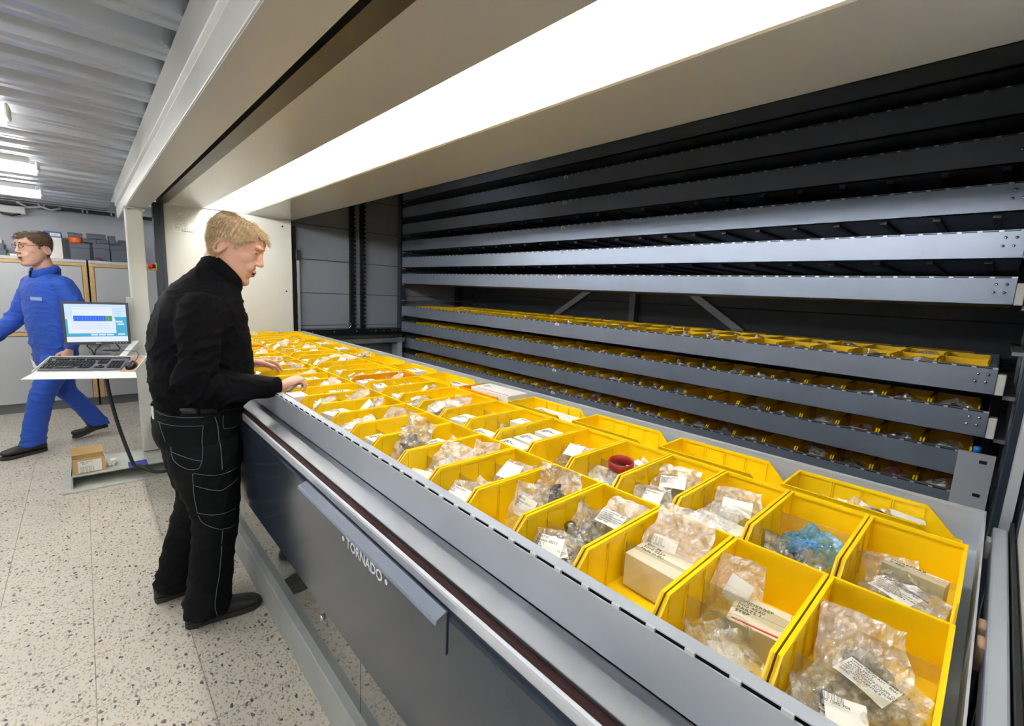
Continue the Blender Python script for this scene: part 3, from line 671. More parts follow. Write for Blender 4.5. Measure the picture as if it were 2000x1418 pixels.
def label_mesh(w, h, m='paper'):
    bm = bmesh.new(); n = 6; G = []
    for j in range(n+1):
        G.append([bm.verts.new(((i/n-0.5)*w, (j/n-0.5)*h, 0.004*math.sin(i/n*3+0.4)*math.cos(j/n*2.2))) for i in range(n+1)])
    for j in range(n):
        for i in range(n): bm.faces.new((G[j][i], G[j][i+1], G[j+1][i+1], G[j+1][i]))
    me = mesh_of(bm, 'paper_label', m, True); return me
LAB = label_mesh(0.075, 0.05); LABW = label_mesh(0.055, 0.06)
def lines_mesh(lines, size, m='ink'):
    return text_mesh('\n'.join(lines), size, m, 0.0002)
TXT_KPL = lines_mesh(['Erpno   1 KPL   15.08.2005 13:16', '  Lahete 708730 Alv1   8001', '  Asiakas 59213', '  RASKAT RINTA-JOUPPI OY', '  RINTA-JOUPIN AUTOLIIKE', '  HYVANTUULENTIE 8', '  20250   4520'], 0.0062)
TXT_S = lines_mesh(['708730', 'Asiakas 58213', 'KPL 1', '4520'], 0.0085)
TXT_BAR = lines_mesh(['|||| || ||| |||||', '|||| || ||| |||||', '500 1090 704'], 0.007)
LAST = [None]
def bag(loc, rot, film, contents=None, label=None, text=None, words='', scale=1.0, cpos=(0, -0.02, 0), lpos=(0, 0.0, 0.034), name='parts_bag', group='bagged parts in the bins', text_off=(-0.034, 0.017)):
    o = link(name, film, None, loc, rot); o.scale = (scale,)*3; tag(o, words, 'bag', group); settle(o, film)
    if contents: link('contents', contents, o, cpos)
    if label:
        lb = link('paper_label', label, o, lpos, (0, 0, random.uniform(-.3, .3)))
        if text: link('lettering', text, lb, (text_off[0], text_off[1], 0.0065))
    return o
FIT = True
def settle(o, me):
    """keep a thing between the walls of the bin it lies in, and above the bin floor"""
    b = LAST[0]
    if b is None: return
    LAST[0] = None
    inv = b.matrix_basis.inverted() @ Matrix.LocRotScale(o.location, o.rotation_euler, o.scale)
    P = [inv @ v.co for v in me.vertices]
    lo = [min(p[a] for p in P) for a in range(3)]; hi = [max(p[a] for p in P) for a in range(3)]
    f = min(1.0, 0.150/(hi[0]-lo[0]), 0.335/(hi[1]-lo[1]))
    if f < 1: o.scale = o.scale*f
    c = inv.translation; sh = Vector((0, 0, 0))
    for a, (l, h) in enumerate(((-0.0755, 0.0755), (0.007, BL-0.008), (0.0042, 9))):
        l2 = c[a]+(lo[a]-c[a])*f; h2 = c[a]+(hi[a]-c[a])*f
        if l2 < l: sh[a] = l-l2
        elif h2 > h: sh[a] = h-h2
    o.location = o.location + b.matrix_basis.to_3x3() @ sh
LAST = [None]
CARTS = {}
def carton(loc, size, rz, words, m='carton_white', tilt=0.0, text=True, red=False, lines=None):
    w, d, h = size
    key = (round(w, 3), round(d, 3), round(h, 3), m)
    if key not in CARTS:
        bm = bmesh.new(); bm_box(bm, -w/2, w/2, -d/2, d/2, 0, h); 
        bmesh.ops.bevel(bm, geom=list(bm.edges), offset=0.0012, segments=1, affect='EDGES'); CARTS[key] = mesh_of(bm, 'carton', m)
    o = link('carton', CARTS[key], None, loc, (tilt, 0, rz)); tag(o, words, 'box', 'small cartons in the bins'); settle(o, CARTS[key])
    boxes('flap', [(-w/2+.0005, w/2-.0005, -d*0.02, 0.49*d, h, h+0.0008)], m, o)
    if text:
        if lines: link('lettering', text_mesh('\n'.join(lines), 0.011, 'ink', 0.0002), o, (-w*0.42, d*0.22, h+0.001))
        else: link('lettering', TXT_S, o, (-w*0.40, d*0.1, h+0.001))
    if red: boxes('red_stripe', [(-w/2+0.008, w/2-0.008, -d*0.44, -d*0.40, h, h+0.0009)], 'ink_red', o)
    return o
def at(row, i, u, v, z=0.0):
    """a spot in a bin: u across (-1..1), v along from its open front (0..1)"""
    o = BINS[row, i]; LAST[0] = o if FIT else None
    return o.matrix_basis @ Vector((u*0.072, v*BL, 0.004+z))
U = random.uniform
WH = {'f': 'front-row bin', 's': 'middle-row bin', 't': 'rear-row bin'}
def wh(r, i): return 'in ' + ('nearest ' if i == 0 else '') + WH[r] + ('' if i == 0 else ', ' + nth(i))
for o in BINS.values(): o.matrix_basis
# ---- the nearest bins, one by one
C = LUMPS
bag(at('f', 0, 0.0, .62, .045), (0.5, 0.15, 0.35), FILMS[0], C['grey_stuff'][0], None, words='large crumpled clear bag standing up ' + wh('f', 0), scale=1.15)
bag(at('f', 0, 0.05, .45, .045), (0.15, 0.05, -0.25), FILMS[3], C['tan_stuff'][0], LAB, TXT_KPL, words='flat clear bag with a printed address slip ' + wh('f', 0), scale=1.0, lpos=(0, 0.01, 0.03))
bag(at('f', 0, -0.15, .17, .028), (0.1, 0.0, 0.5), FILMS[4], C['print_bw'][0], LABW, TXT_BAR, cpos=(0, -0.01, 0.012), words='black and white printed bag at the front ' + wh('f', 0), scale=0.95)
bag(at('f', 1, -0.05, .34, .03), (0.1, 0.0, 0.9), FILMS[1], C['carton_white'][0], LABW, None, words='shiny clear bag holding clear rings ' + wh('f', 1), scale=1.05, lpos=(0.01, -0.02, -0.005))
for dx, dy in ((-.015, -.008), (.012, .010)):
    bm = bmesh.new(); r = 0.022; bm_tube(bm, [(r*math.cos(2*PI*k/24), r*math.sin(2*PI*k/24), 0) for k in range(25)], 0.0035, 8)
    tag(link('clear_ring', mesh_of(bm, 'clear_ring', 'clear_plate', True), None, at('f', 1, -0.05+dx*12, .36+dy*3, .062), (0.3, 0.2, 0)), 'clear ring on the shiny bag ' + wh('f', 1) + (', front one' if dx < 0 else ', rear one'), 'ring', 'clear rings')
carton(at('f', 1, .25, .60, .004), (0.085, 0.085, 0.05), 0.12, 'cream carton with red lines ' + wh('f', 1), 'carton_cream', red=True, lines=['UNDERBEF', 'NO 4520', 'PARTS 1', 'STEP'])
bag(at('f', 1, -.62, .72, .055), (1.2, 0.1, 0.3), FILMS[1], None, LABW, None, words='slim upright bag with white card ' + wh('f', 1), scale=0.72)
carton(at('f', 2, .05, .60, .001), (0.122, 0.082, 0.070), -0.06, 'large grey-white carton with scuffed lid ' + wh('f', 2), 'carton_cream', lines=['KIT  96', '5010 2237', 'Made in EU'])
bag(at('f', 2, .30, .92, .075), (0.75, 0.0, 0.1), FILMS[3], None, LABW, TXT_BAR, words='clear zip bag with barcode slip ' + wh('f', 2), scale=0.95, lpos=(-0.02, -0.02, 0.012))
for k, (u, v) in enumerate(((-.5, .10), (-.05, .07), (.45, .08))):
    carton(at('f', 2, u, v), (0.042, 0.030, 0.016), 0.2*k, 'small white carton at the front %s, %s' % (wh('f', 2), ['left', 'middle', 'right'][k]), text=False)
bag(at('f', 3, -.45, .17, .045), (0.55, 0.0, 0.5), FILMS[2], C['print_bw'][1], LABW, TXT_S, cpos=(0, -0.01, 0.012), words='black and white printed bag at left ' + wh('f', 3), scale=0.9)
bag(at('f', 3, .25, .15, .035), (0.25, 0.0, -0.5), FILMS[4], C['print_bw'][0], LAB, TXT_S, cpos=(0, -0.01, 0.012), words='black and white printed bag at right ' + wh('f', 3), scale=0.85)
bm = bmesh.new(); bm_tube(bm, [(0, 0, 0), (0.012, 0, 0), (0.0121, 0, 0), (0.135, 0, 0)], [0.0145, 0.0145, 0.008, 0.008], 6 if False else 14)
tag(link('steel_bolt', mesh_of(bm, 'steel_bolt', 'steel', True), None, at('f', 3, -.75, .55, .052), (0, 0.18, -0.62)), 'long steel bolt lying ' + wh('f', 3), 'bolt')
bag(at('f', 3, -.2, .62, .05), (0.35, 0.35, 0.55), FILMS[4], C['grey_stuff'][1], None, words='thin grey bag beside the steel bolt ' + wh('f', 3), scale=0.8)
bag(at('f', 3, .25, .78, .055), (0.55, 0.0, 0.0), FILMS[3], C['tan_stuff'][1], LAB, TXT_KPL, words='clear zip bag with address slip ' + wh('f', 3), scale=0.85)
bag(at('f', 4, .15, .80, .065), (0.75, 0.1, 0.5), FILMS[4], C['dark_stuff'][1], None, words='bulging dark bag standing at the rear ' + wh('f', 4), scale=1.0)
bag(at('f', 4, .0, .48, .05), (1.1, 0.0, 0.4), FILMS[1], None, LABW, TXT_S, words='narrow upright bag with printed slip ' + wh('f', 4), scale=0.8)
carton(at('f', 4, -.2, .16), (0.07, 0.06, 0.02), 0.4, 'flat cream card box at the front ' + wh('f', 4), 'carton_cream', text=False)
bag(at('f', 5, .1, .74, .055), (0.5, 0.1, 0.3), FILMS[2], C['print_bw'][1], LABW, None, words='dark bag with a crumpled white slip ' + wh('f', 5), scale=1.0)
bag(at('f', 5, -.05, .42, .04), (0.4, 0.0, 0.2), FILMS[1], C['carton_white'][1], None, words='white-filled clear bag in the middle ' + wh('f', 5), scale=0.75)
bag(at('f', 5, -.25, .17, .035), (0.4, 0.0, 0.5), FILMS[0], C['carton_white'][0], LAB, TXT_S, words='whitish labelled bag at the front ' + wh('f', 5), scale=0.9)
carton(at('f', 6, -.25, .19), (0.095, 0.085, 0.05), 0.35, 'flat white carton at the front ' + wh('f', 6))
bag(at('f', 6, -.05, .46, .05), (0.7, 0.1, 0.3), FILMS[0], C['carton_white'][0], None, words='large clear bag with white filling ' + wh('f', 6), scale=0.95)
bag(at('f', 6, .1, .84, .06), (0.8, 0.0, 0.5), FILMS[1], C['tan_stuff'][0], None, words='brownish clear bag at the rear ' + wh('f', 6), scale=0.8)
bag(at('f', 7, .0, .40, .07), (1.25, 0.25, 0.2), FILMS[4], C['grey_stuff'][0], None, words='tall pointed dark bag ' + wh('f', 7), scale=1.05)
carton(at('f', 7, -.2, .14), (0.07, 0.05, 0.03), 0.1, 'striped white carton at the front ' + wh('f', 7))
carton(at('f', 7, .05, .68), (0.085, 0.07, 0.072), 0.2, 'flat white carton ' + wh('f', 7))
bag(at('f', 7, .25, .86, .05), (0.5, 0.0, 0.4), FILMS[1], C['tan_stuff'][1], None, words='small brownish bag at the rear ' + wh('f', 7), scale=0.7)
# middle row
bag(at('s', 0, .15, .30, .04), (0.15, 0, -0.22), FILMS[3], C['grey_stuff'][0], LAB, TXT_KPL, words='clear bag with a large address slip ' + wh('s', 0), scale=1.05, lpos=(-0.005, 0.0, 0.03))
bag(at('s', 0, -.35, .62, .035), (0.3, 0, 0.4), FILMS[0], C['grey_stuff'][1], None, words='plain crumpled bag at the left rear ' + wh('s', 0), scale=0.85)
carton(at('s', 0, .2, .66, .012), (0.10, 0.03, 0.05), -0.15, 'long cream carton with lettering ' + wh('s', 0), 'carton_cream', lines=['MORESORB', 'T.750'])
bag(at('s', 0, -.6, .12, .03), (0.2, 0, 0.3), FILMS[4], C['dark_stuff'][0], None, words='striped dark bag at the left front ' + wh('s', 0), scale=0.6)
bag(at('s', 1, .0, .55, .045), (0.25, 0.1, -0.4), FILM_BLUE, C['blue_stuff'][0], None, words='sky-blue plastic bag ' + wh('s', 1), scale=0.95)
bag(at('s', 1, -.1, .30, .035), (0.15, 0, 0.2), FILMS[4], C['dark_stuff'][1], None, words='dark-filled bag before the blue bag ' + wh('s', 1), scale=1.0)
bag(at('s', 2, .1, .62, .05), (0.6, 0, 0.3), FILMS[0], None, LAB, None, words='clear bag with blank white card ' + wh('s', 2), scale=0.9)
carton(at('s', 2, .0, .32), (0.125, 0.06, 0.062), -0.12, 'long white carton wrapped in film ' + wh('s', 2))
bag(at('s', 2, -.0, .38, .072), (0.1, 0, -0.1), FILMS[3], None, None, words='shiny loose film over the white carton ' + wh('s', 2), scale=0.6)
bag(at('s', 3, .1, .62, .055), (0.55, 0, 0.2), FILMS[3], C['grey_stuff'][0], LAB, TXT_S, words='clear bag with a printed emblem slip ' + wh('s', 3), scale=0.95)
bag(at('s', 3, -.15, .30, .045), (0.35, 0, 0.5), FILMS[0], C['carton_white'][1], LABW, TXT_S, words='milky clear bag at the front ' + wh('s', 3), scale=0.95)
bm = bmesh.new(); n = 36
for z0, z1, r0, r1 in ((0, 0.045, 0.038, 0.034),):
    ro = [[bm.verts.new((r*math.cos(2*PI*k/n), r*math.sin(2*PI*k/n), z)) for k in range(n)] for r, z in ((r0, z0), (r0, z1), (r0-0.002, z1+0.001), (r1, z1), (r1, z0))]
    for a in range(5):
        A_, B_ = ro[a], ro[(a+1) % 5]
        for k in range(n): bm.faces.new((A_[k], A_[(k+1) % n], B_[(k+1) % n], B_[k]))
tag(link('rubber_ring', mesh_of(bm, 'rubber_ring', 'rubber_red', True), None, at('s', 4, -.1, .60, .045), (0.12, 0.05, 0)), 'dark red rubber ring ' + wh('s', 4), 'ring')
bag(at('s', 4, -.1, .30, .04), (0.3, 0, 0.1), FILMS[0], C['carton_white'][0], None, words='clear bag in front of the red ring ' + wh('s', 4), scale=0.95)
bag(at('s', 4, .45, .74, .05), (0.5, 0, -0.4), FILMS[1], C['grey_stuff'][0], LABW, None, words='crumpled bag behind the red ring ' + wh('s', 4), scale=0.75)
bag(at('s', 4, -.1, .58, .02), (0.1, 0, -0.4), FILMS[4], C['dark_stuff'][1], None, words='flat dark bag under the red ring ' + wh('s', 4), scale=0.7)
bag(at('s', 5, .0, .52, .055), (0.45, 0.1, 0.2), FILMS[2], C['tan_stuff'][0], LABW, None, words='brown crumpled paper-filled bag ' + wh('s', 5), scale=0.95)
for k, v in enumerate((.18, .42, .70)):
    carton(at('s', 6, -.05+.1*k, v), (0.115, 0.075, 0.076+.004*k), -0.05, 'white carton ' + wh('s', 6) + ', ' + ['front one', 'middle one', 'rear one with dark stripe'][k])
carton(at('s', 7, -.1, .22), (0.105, 0.07, 0.068), 0.1, 'white carton at the front ' + wh('s', 7))
bag(at('s', 7, .0, .48, .045), (0.5, 0, 0.3), FILMS[4], C['tan_stuff'][1], None, words='small brown bag in the middle ' + wh('s', 7), scale=0.65)
carton(at('s', 7, .1, .76), (0.10, 0.065, 0.082), -0.06, 'white carton with black lettering ' + wh('s', 7), lines=['728105T'])
bag(at('s', 8, .2, .72, .04), (0.5, 0, 0.3), FILMS[1], C['dark_stuff'][0], LABW, None, words='small bag of dark fittings ' + wh('s', 8), scale=0.75)
bag(at('s', 9, -.3, .22, .085), (0.55, 0.2, -0.9), FILMS[5], C['grey_stuff'][0], None, words='large clear bag over the wall ' + wh('s', 9), scale=1.05)
bag(at('s', 9, .2, .55, .08), (0.9, 0, 0.4), FILMS[1], C['grey_stuff'][1], None, words='upright bag with round steel part ' + wh('s', 9), scale=0.75)
# rear row
bag(at('t', 0, .0, .50, .055), (0.1, 0.1, PI/2+0.1), FILMS[5], C['dark_stuff'][0], LABW, None, words='long clear bag with black parts ' + wh('t', 0), scale=1.25, cpos=(0, -.03, 0.01), lpos=(0.02, -0.07, 0.03))
bag(at('t', 0, .1, .78, .055), (0.3, 0.2, PI/2+1.2), FILMS[0], None, None, words='empty crumpled clear bag at the far end ' + wh('t', 0), scale=0.95)
carton(at('t', 3, .0, .42), (0.25, 0.10, 0.078), 0.02, 'long flat package in printed film ' + wh('t', 3))
carton(at('t', 4, .0, .42), (0.26, 0.125, 0.118), 0.02, 'big flat white box with a red mark ' + wh('t', 4), red=True)
carton(at('t', 5, .2, .35), (0.09, 0.06, 0.085), 0.05, 'small white carton ' + wh('t', 5))
bag(at('t', 8, .0, .4, .075), (0.3, 0, PI/2), FILMS[2], C['grey_stuff'][0], None, words='clear bag lying high ' + wh('t', 8), scale=1.2)
carton(at('f', 12, -.1, .17), (0.10, 0.065, 0.096), 0.0, 'white carton below the nearer hand ' + wh('f', 12), lines=['DS'])
# ---- the rest of the open tray
KIND = ['grey_stuff', 'carton_white', 'tan_stuff', 'dark_stuff', 'carton_white']
for r in 'fs':
    for i in range(8 if r == 'f' else 8, 29):
        for k, v in enumerate((.28, .70)):
            if r == 's' and i in (8, 9) and k: continue
            q = random.random()
            nm = ['at the front', 'at the rear'][k] + ' ' + wh(r, i)
            if r == 'f' and i == 12 and k == 0: continue
            if q < 0.42:
                carton(at(r, i, U(-.3, .3), v), random.choice(((0.09, 0.06, 0.075), (0.08, 0.07, 0.082), (0.10, 0.055, 0.090), (0.07, 0.09, 0.088))), U(-.25, .25), 'white carton ' + nm)
            elif q < 0.95:
                bag(at(r, i, U(-.2, .2), v, .075), (U(.3, .9), U(-.1, .2), U(-.5, .6)), random.choice(FILMS[:5]), random.choice(C[random.choice(KIND)]), LABW if random.random() < .5 else None, None, words='clear bag of parts ' + nm, scale=U(.65, .9))
for i in (6, 9, 10):
    carton(at('t', i, U(-.2, .2), .45), (0.10, 0.08, 0.098), 0.05, 'white carton ' + wh('t', i))
# ---- the rear trays
NC = 0
for k in (0, -1, -2, -3):
    for i in range(28):
        x = -0.015 - BP*(i+0.5)
        spots = [('front', YB+0.03+U(.10, .17), 0)] + ([('middle', YB+0.395+U(.1, .25), 1)] if k == 0 else [])
        for nm, y, s in spots:
            if random.random() < (0.32 if k == -1 else 0.2 if k == 0 else 0.12): continue
            kind = random.choice(KIND + (['pink_stuff', 'red_stuff', 'pink_stuff', 'carton_white'] if k <= -2 else ['grey_stuff']))
            w = {'pink_stuff': 'pinkish', 'red_stuff': 'red', 'carton_white': 'white', 'dark_stuff': 'dark', 'tan_stuff': 'brownish', 'grey_stuff': 'grey'}[kind]
            z = RZ[k] - 0.105 + (0.080 if k == 0 else 0.072)
            o = link('parts_bag', random.choice(SMALLF), None, (x+U(-.01, .01), y, z), (U(.1, .6), U(-.2, .2), U(-.6, .6))); o.scale = (1.05,)*3
            tag(o, '%s bag in the %s rear tray, %s row, %s' % (w, rowname[k], nm, nth(i)), 'bag', 'bagged parts in the rear trays')
            link('contents', random.choice(C[kind]), o, (0, -0.01, 0))
for k, xs in ((4, (-3.3, -2.2)), (3, (-0.28,)), (5, (-1.2,))):
    for q, x in enumerate(xs):
        o = bag((x, YB+0.12, RZ[k]-0.05), (0.3, 0, 0.5), FILMS[5], C['dark_stuff'][0], None, words='dark bag in the %s tray above the wide gap, %s' % ({3: 'second', 4: 'third', 5: 'fourth'}[k], ['farther', 'nearer'][q] if len(xs) > 1 else 'the only one'), scale=1.1, group='bags in the upper rear trays')
# ================================================================== computer shelf by the post
LAST[0] = None
SH = thing('keyboard_shelf', 'white metal shelf holding the keyboard and monitor by the post', 'shelf', (-4.075, -0.031, 0.848))
_u = Vector((0.394, 0.919, 0)).normalized(); _v = Vector((-0.919, 0.394, 0)).normalized(); ta = math.radians(19)
_vt = _v*math.cos(ta) + Vector((0, 0, math.sin(ta))); _n = _u.cross(_vt)
if _n.z < 0: _n = -_n
# local axes of the sloping shelf: x along its width, y up the slope, z off its surface
SR = Matrix((_u, _vt, _u.cross(_vt))).transposed().to_4x4()
SH.rotation_euler = SR.to_euler()
boxes('plate', [(-0.265, 0.275, 0.0, 0.215, -0.004, 0.0)], 'white_paint', SH)
boxes('back_lip', [(-0.265, 0.275, 0.212, 0.216, -0.004, 0.012)], 'white_paint', SH)
boxes('side_lip', [(-0.268, -0.264, 0.0, 0.215, -0.004, 0.012)], 'white_paint', SH)
boxes('side_lip', [(0.274, 0.278, 0.0, 0.215, -0.004, 0.012)], 'white_paint', SH)
bm = bmesh.new()
v = [bm.verts.new(p) for p in ((-0.265, 0, 0.0), (0.275, 0, 0.0), (0.30, -0.060, -0.012), (-0.30, -0.060, -0.012))]; bm.faces.new(v)
r = bmesh.ops.extrude_face_region(bm, geom=list(bm.faces)); bmesh.ops.translate(bm, verts=[e for e in r['geom'] if isinstance(e, bmesh.types.BMVert)], vec=(0, 0, -0.004))
part('front_apron', bm, 'white_paint', SH)
boxes('wood_pad', [(0.19, 0.270, 0.004, 0.208, 0.0005, 0.003)], 'wood_panel', SH)
bm = bmesh.new(); bm_prism(bm, [(-0.262, 0.03), (-0.262, 0.10), (-0.262+0.02, 0.03)], 1, 0.02, 0.021); 
bpy_card = part('paper_card', bm, 'paper', SH)
boxes('arm', [(0.10, 0.14, 0.10, 0.50, -0.045, -0.006)], 'post_white', SH)
# keyboard
KB = thing('keyboard', 'black full-size keyboard with pale bed on the white shelf', 'keyboard', SH.location + SR.to_3x3() @ Vector((-0.035, 0.025, 0.001)))
KB.rotation_euler = SR.to_euler()
bm = bmesh.new(); bm_prism(bm, [(0.0, 0.0), (0.158, 0.0), (0.165, 0.006), (0.163, 0.016), (0.0, 0.010), (-0.006, 0.004)], 0, -0.215, 0.225); part('case', bm, 'key_bed', KB, bevel=0.002)
boxes('top_strip', [(-0.215, 0.225, 0.142, 0.163, 0.014, 0.0185)], 'key_black', KB, 0.002)
bm = bmesh.new(); bm_box(bm, -0.0075, 0.0075, -0.0075, 0.0075, 0, 0.007)
for vv in list(bm.verts):
    if vv.co.z > 0.003: vv.co.x *= 0.75; vv.co.y *= 0.75
key = mesh_of(bm, 'key', 'key_black')
def keyrow(x0, y, n, w=1.0, gap=0.0187, zo=0):
    for k in range(n):
        o = link('key', key, KB, (x0 + gap*k*w, y, 0.0108 + 0.036*y)); o.scale = (w, 1, 1)
for r_, (y, n, x0) in enumerate(((0.040, 14, -0.200), (0.059, 14, -0.198), (0.078, 14, -0.196), (0.097, 14, -0.201))): keyrow(x0, y, n)
keyrow(-0.200, 0.021, 3, 1.2); o = link('key', key, KB, (-0.085, 0.021, 0.0112)); o.scale = (6.6, 1, 1)
keyrow(-0.008, 0.021, 3, 1.2); keyrow(0.078, 0.021, 3); keyrow(0.097, 0.040, 1); keyrow(0.078, 0.078, 3); keyrow(0.078, 0.097, 3)
for y in (0.021, 0.040, 0.059, 0.078, 0.097): keyrow(0.148, y, 4)
for x0 in (-0.200, -0.162, -0.080, 0.002, 0.078): keyrow(x0, 0.123, 1 if x0 < -0.19 else (3 if x0 > 0.05 else 4))
for k in range(4): boxes('media_key', [(0.125+0.022*k, 0.14+0.022*k, 0.150, 0.156, 0.0186, 0.0192)], 'key_bed', KB)
# mouse
MS = thing('computer_mouse', 'dark computer mouse at the right end of the white shelf', 'mouse', SH.location + SR.to_3x3() @ Vector((0.232, 0.075, 0.003)))
MS.rotation_euler = SR.to_euler()
bm = bmesh.new(); bmesh.ops.create_uvsphere(bm, u_segments=20, v_segments=12, radius=1)
for vv in bm.verts: vv.co = Vector((vv.co.x*0.031*(1-0.12*vv.co.y), vv.co.y*0.056, max(0, vv.co.z)*0.034*(1-0.25*vv.co.y)))
part('body', bm, 'black_gloss', MS, True)
bm = bmesh.new(); bm_tube(bm, [(0, 0.02, 0.032), (0, 0.036, 0.026)], 0.004, 8); part('wheel', bm, 'key_bed', MS, True)
bm = bmesh.new(); bm_tube(bm, [(0, 0.05, 0.012), (0.004, 0.085, 0.012), (0.004, 0.12, 0.03), (-0.01, 0.14, 0.045), (-0.10, 0.16, 0.04), (-0.16, 0.16, 0.03)], 0.0022, 6); part('cable', bm, 'cable', MS, True)
# monitor
MO = thing('monitor', 'grey flat monitor with a lit blue inventory screen', 'monitor', (-4.43, 0.055, 0.90), math.radians(-8))
# local: x towards the viewer, y to the right, z up
boxes('shell', [(-0.045, -0.008, -0.172, 0.172, 0.115, 0.385)], 'monitor_grey', MO, 0.008)
boxes('bezel', [(-0.010, 0.0, -0.181, 0.181, 0.090, 0.109), (-0.010, 0.0, -0.181, 0.181, 0.378, 0.393), (-0.010, 0.0, -0.181, -0.165, 0.109, 0.378), (-0.010, 0.0, 0.165, 0.181, 0.109, 0.378)], 'monitor_grey', MO, 0.002)
sc = boxes('screen', [(-0.010, -0.004, -0.165, 0.165, 0.109, 0.378)], 'scr_sky', MO)
def scr(y0, y1, z0, z1, m, lift, nm='screen_field'): boxes(nm, [(-0.004, -0.0036+0.0003*lift, -0.165+0.33*y0, -0.165+0.33*y1, 0.378-0.269*z1, 0.378-0.269*z0)], m, sc)
scr(0, 1, .55, .86, 'scr_teal', 0); scr(.80, 1, .33, .55, 'scr_teal', 0); scr(0, .06, .40, .55, 'scr_teal', 0)
scr(0, 1, .86, .995, 'scr_pale', 1)
scr(.035, .81, .40, .77, 'scr_pale', 1); scr(.11, .77, .065, .65, 'scr_line', 2); scr(.113, .767, .07, .645, 'scr_pale', 3)
scr(.13, .645, .305, .45, 'scr_blue', 4); scr(.645, .755, .305, .45, 'scr_green', 4)
for k in range(14): scr(.15+.042*k, .154+.042*k, .32, .44, 'scr_line', 5)
for y0, y1, z0 in ((.39, .50, .79), (.52, .63, .79), (.65, .76, .79), (.84, .955, .78), (.84, .95, .51), (.82, .93, .44)): scr(y0, y1, z0, z0+.04, 'scr_pale', 5)
for z0 in (.11, .18, .24): scr(.79, .93, z0, z0+.012, 'scr_line', 3)
for z0 in (.12, .50, .56, .62): scr(.13, .70, z0, z0+.006, 'scr_line', 5)
link('lettering', text_mesh('DELL', 0.013, 'alu', 0.0003, 'CENTER', True), MO, (0.0004, 0.0, 0.0945), (PI/2, 0, PI/2))
for k in range(5):
    bm = bmesh.new(); bm_tube(bm, [(0.0, 0.085+0.017*k, 0.0995), (0.001, 0.085+0.017*k, 0.0995)], 0.0028, 10); part('button', bm, 'alu', MO)
boxes('stand_neck', [(-0.06, -0.035, -0.055, 0.055, 0.012, 0.25)], 'monitor_stand', MO, 0.006)
boxes('stand_foot', [(-0.13, 0.03, -0.085, 0.085, 0.0, 0.012)], 'monitor_stand', MO, 0.006)
for k, pts in enumerate((((-0.03, -0.055, 0.11), (-0.01, -0.065, 0.075), (0.0, -0.04, 0.05), (0.0, -0.03, 0.01)), ((-0.03, 0.01, 0.11), (-0.01, 0.005, 0.08), (0.0, -0.02, 0.05), (0.0, -0.03, 0.01)), ((-0.03, 0.09, 0.11), (-0.01, 0.10, 0.08), (0.0, 0.115, 0.06), (0.0, 0.11, 0.045), (0.0, 0.02, 0.045)))):
    bm = bmesh.new(); bm_tube(bm, pts, 0.0045, 8); part('cable', bm, 'cable', MO, True)
# hose from the shelf to the floor channel
bm = bmesh.new()
pts = [(-4.20, 0.075, 0.83), (-4.21, 0.08, 0.70), (-4.215, 0.105, 0.50), (-4.21, 0.135, 0.33), (-4.20, 0.165, 0.19), (-4.19, 0.185, 0.118), (-4.17, 0.215, 0.112), (-4.15, 0.25, 0.085), (-4.13, 0.31, 0.055), (-4.13, 0.40, 0.05), (-4.18, 0.50, 0.045)]
def smooth_pts(P, n=6):
    P = [Vector(p) for p in P]; out = []
    for i in range(len(P)-1):
        a, b, c, d = P[max(i-1, 0)], P[i], P[i+1], P[min(i+2, len(P)-1)]
        for k in range(n):
            t = k/n; out.append(0.5*((2*b)+(c-a)*t+(2*a-5*b+4*c-d)*t*t+(3*b-a-3*c+d)*t**3))
    return out+[P[-1]]
SPn = smooth_pts(pts, 14)
bm_tube(bm, SPn, [0.0125 if (k % 2) else 0.0105 for k in range(len(SPn))], 8)
tag(part('cable_hose', bm, 'cable', None, True), 'black spiral cable hose hanging from the shelf to the floor channel', 'cable')
tag(boxes('blue_plate', [(-4.33, -4.20, 0.155, 0.265, 0.1005, 0.1035)], 'blue_plate', None, 0.001), 'dark blue plate lying under the cable hose on the channel', 'plate')
bx = thing('cardboard_box', 'open brown cardboard box with a barcode label on the floor channel', 'box', (-4.31, -0.055, 0.1005), 0.06)
boxes('body', [(-0.06, 0.06, -0.088, 0.082, 0, 0.002), (0.058, 0.06, -0.088, 0.082, 0, 0.105), (-0.06, -0.058, -0.088, 0.082, 0, 0.105), (-0.06, 0.06, -0.088, -0.086, 0, 0.105), (-0.06, 0.06, 0.080, 0.082, 0, 0.105)], 'cardboard', bx)
bm = bmesh.new(); bm_prism(bm, [(-0.059, 0.105), (-0.057, 0.105), (-0.085, 0.155), (-0.087, 0.154)], 1, -0.088, 0.082); part('flap', bm, 'cardboard', bx)
lb = boxes('shipping_label', [(0.0602, 0.0612, -0.062, 0.062, 0.008, 0.092)], 'paper', bx)
link('lettering', text_mesh('|||||| ||| |||| ||\n|||||| ||| |||| ||\n|||||| ||| |||| ||', 0.016, 'ink', 0.0003), bx, (0.0615, -0.055, 0.038), (PI/2, 0, PI/2))
link('lettering', text_mesh('7081  RINTA\n   58213\n__________', 0.012, 'ink', 0.0003), bx, (0.0615, -0.05, 0.078), (PI/2, 0, PI/2))
o = link('crumpled_paper', lump(0.03, 0.035, 0.028, 9, 'carton_white'), None, (-4.33, 0.068, 0.127)); tag(o, 'crumpled ball of paper between the box and the blue plate', 'paper ball')
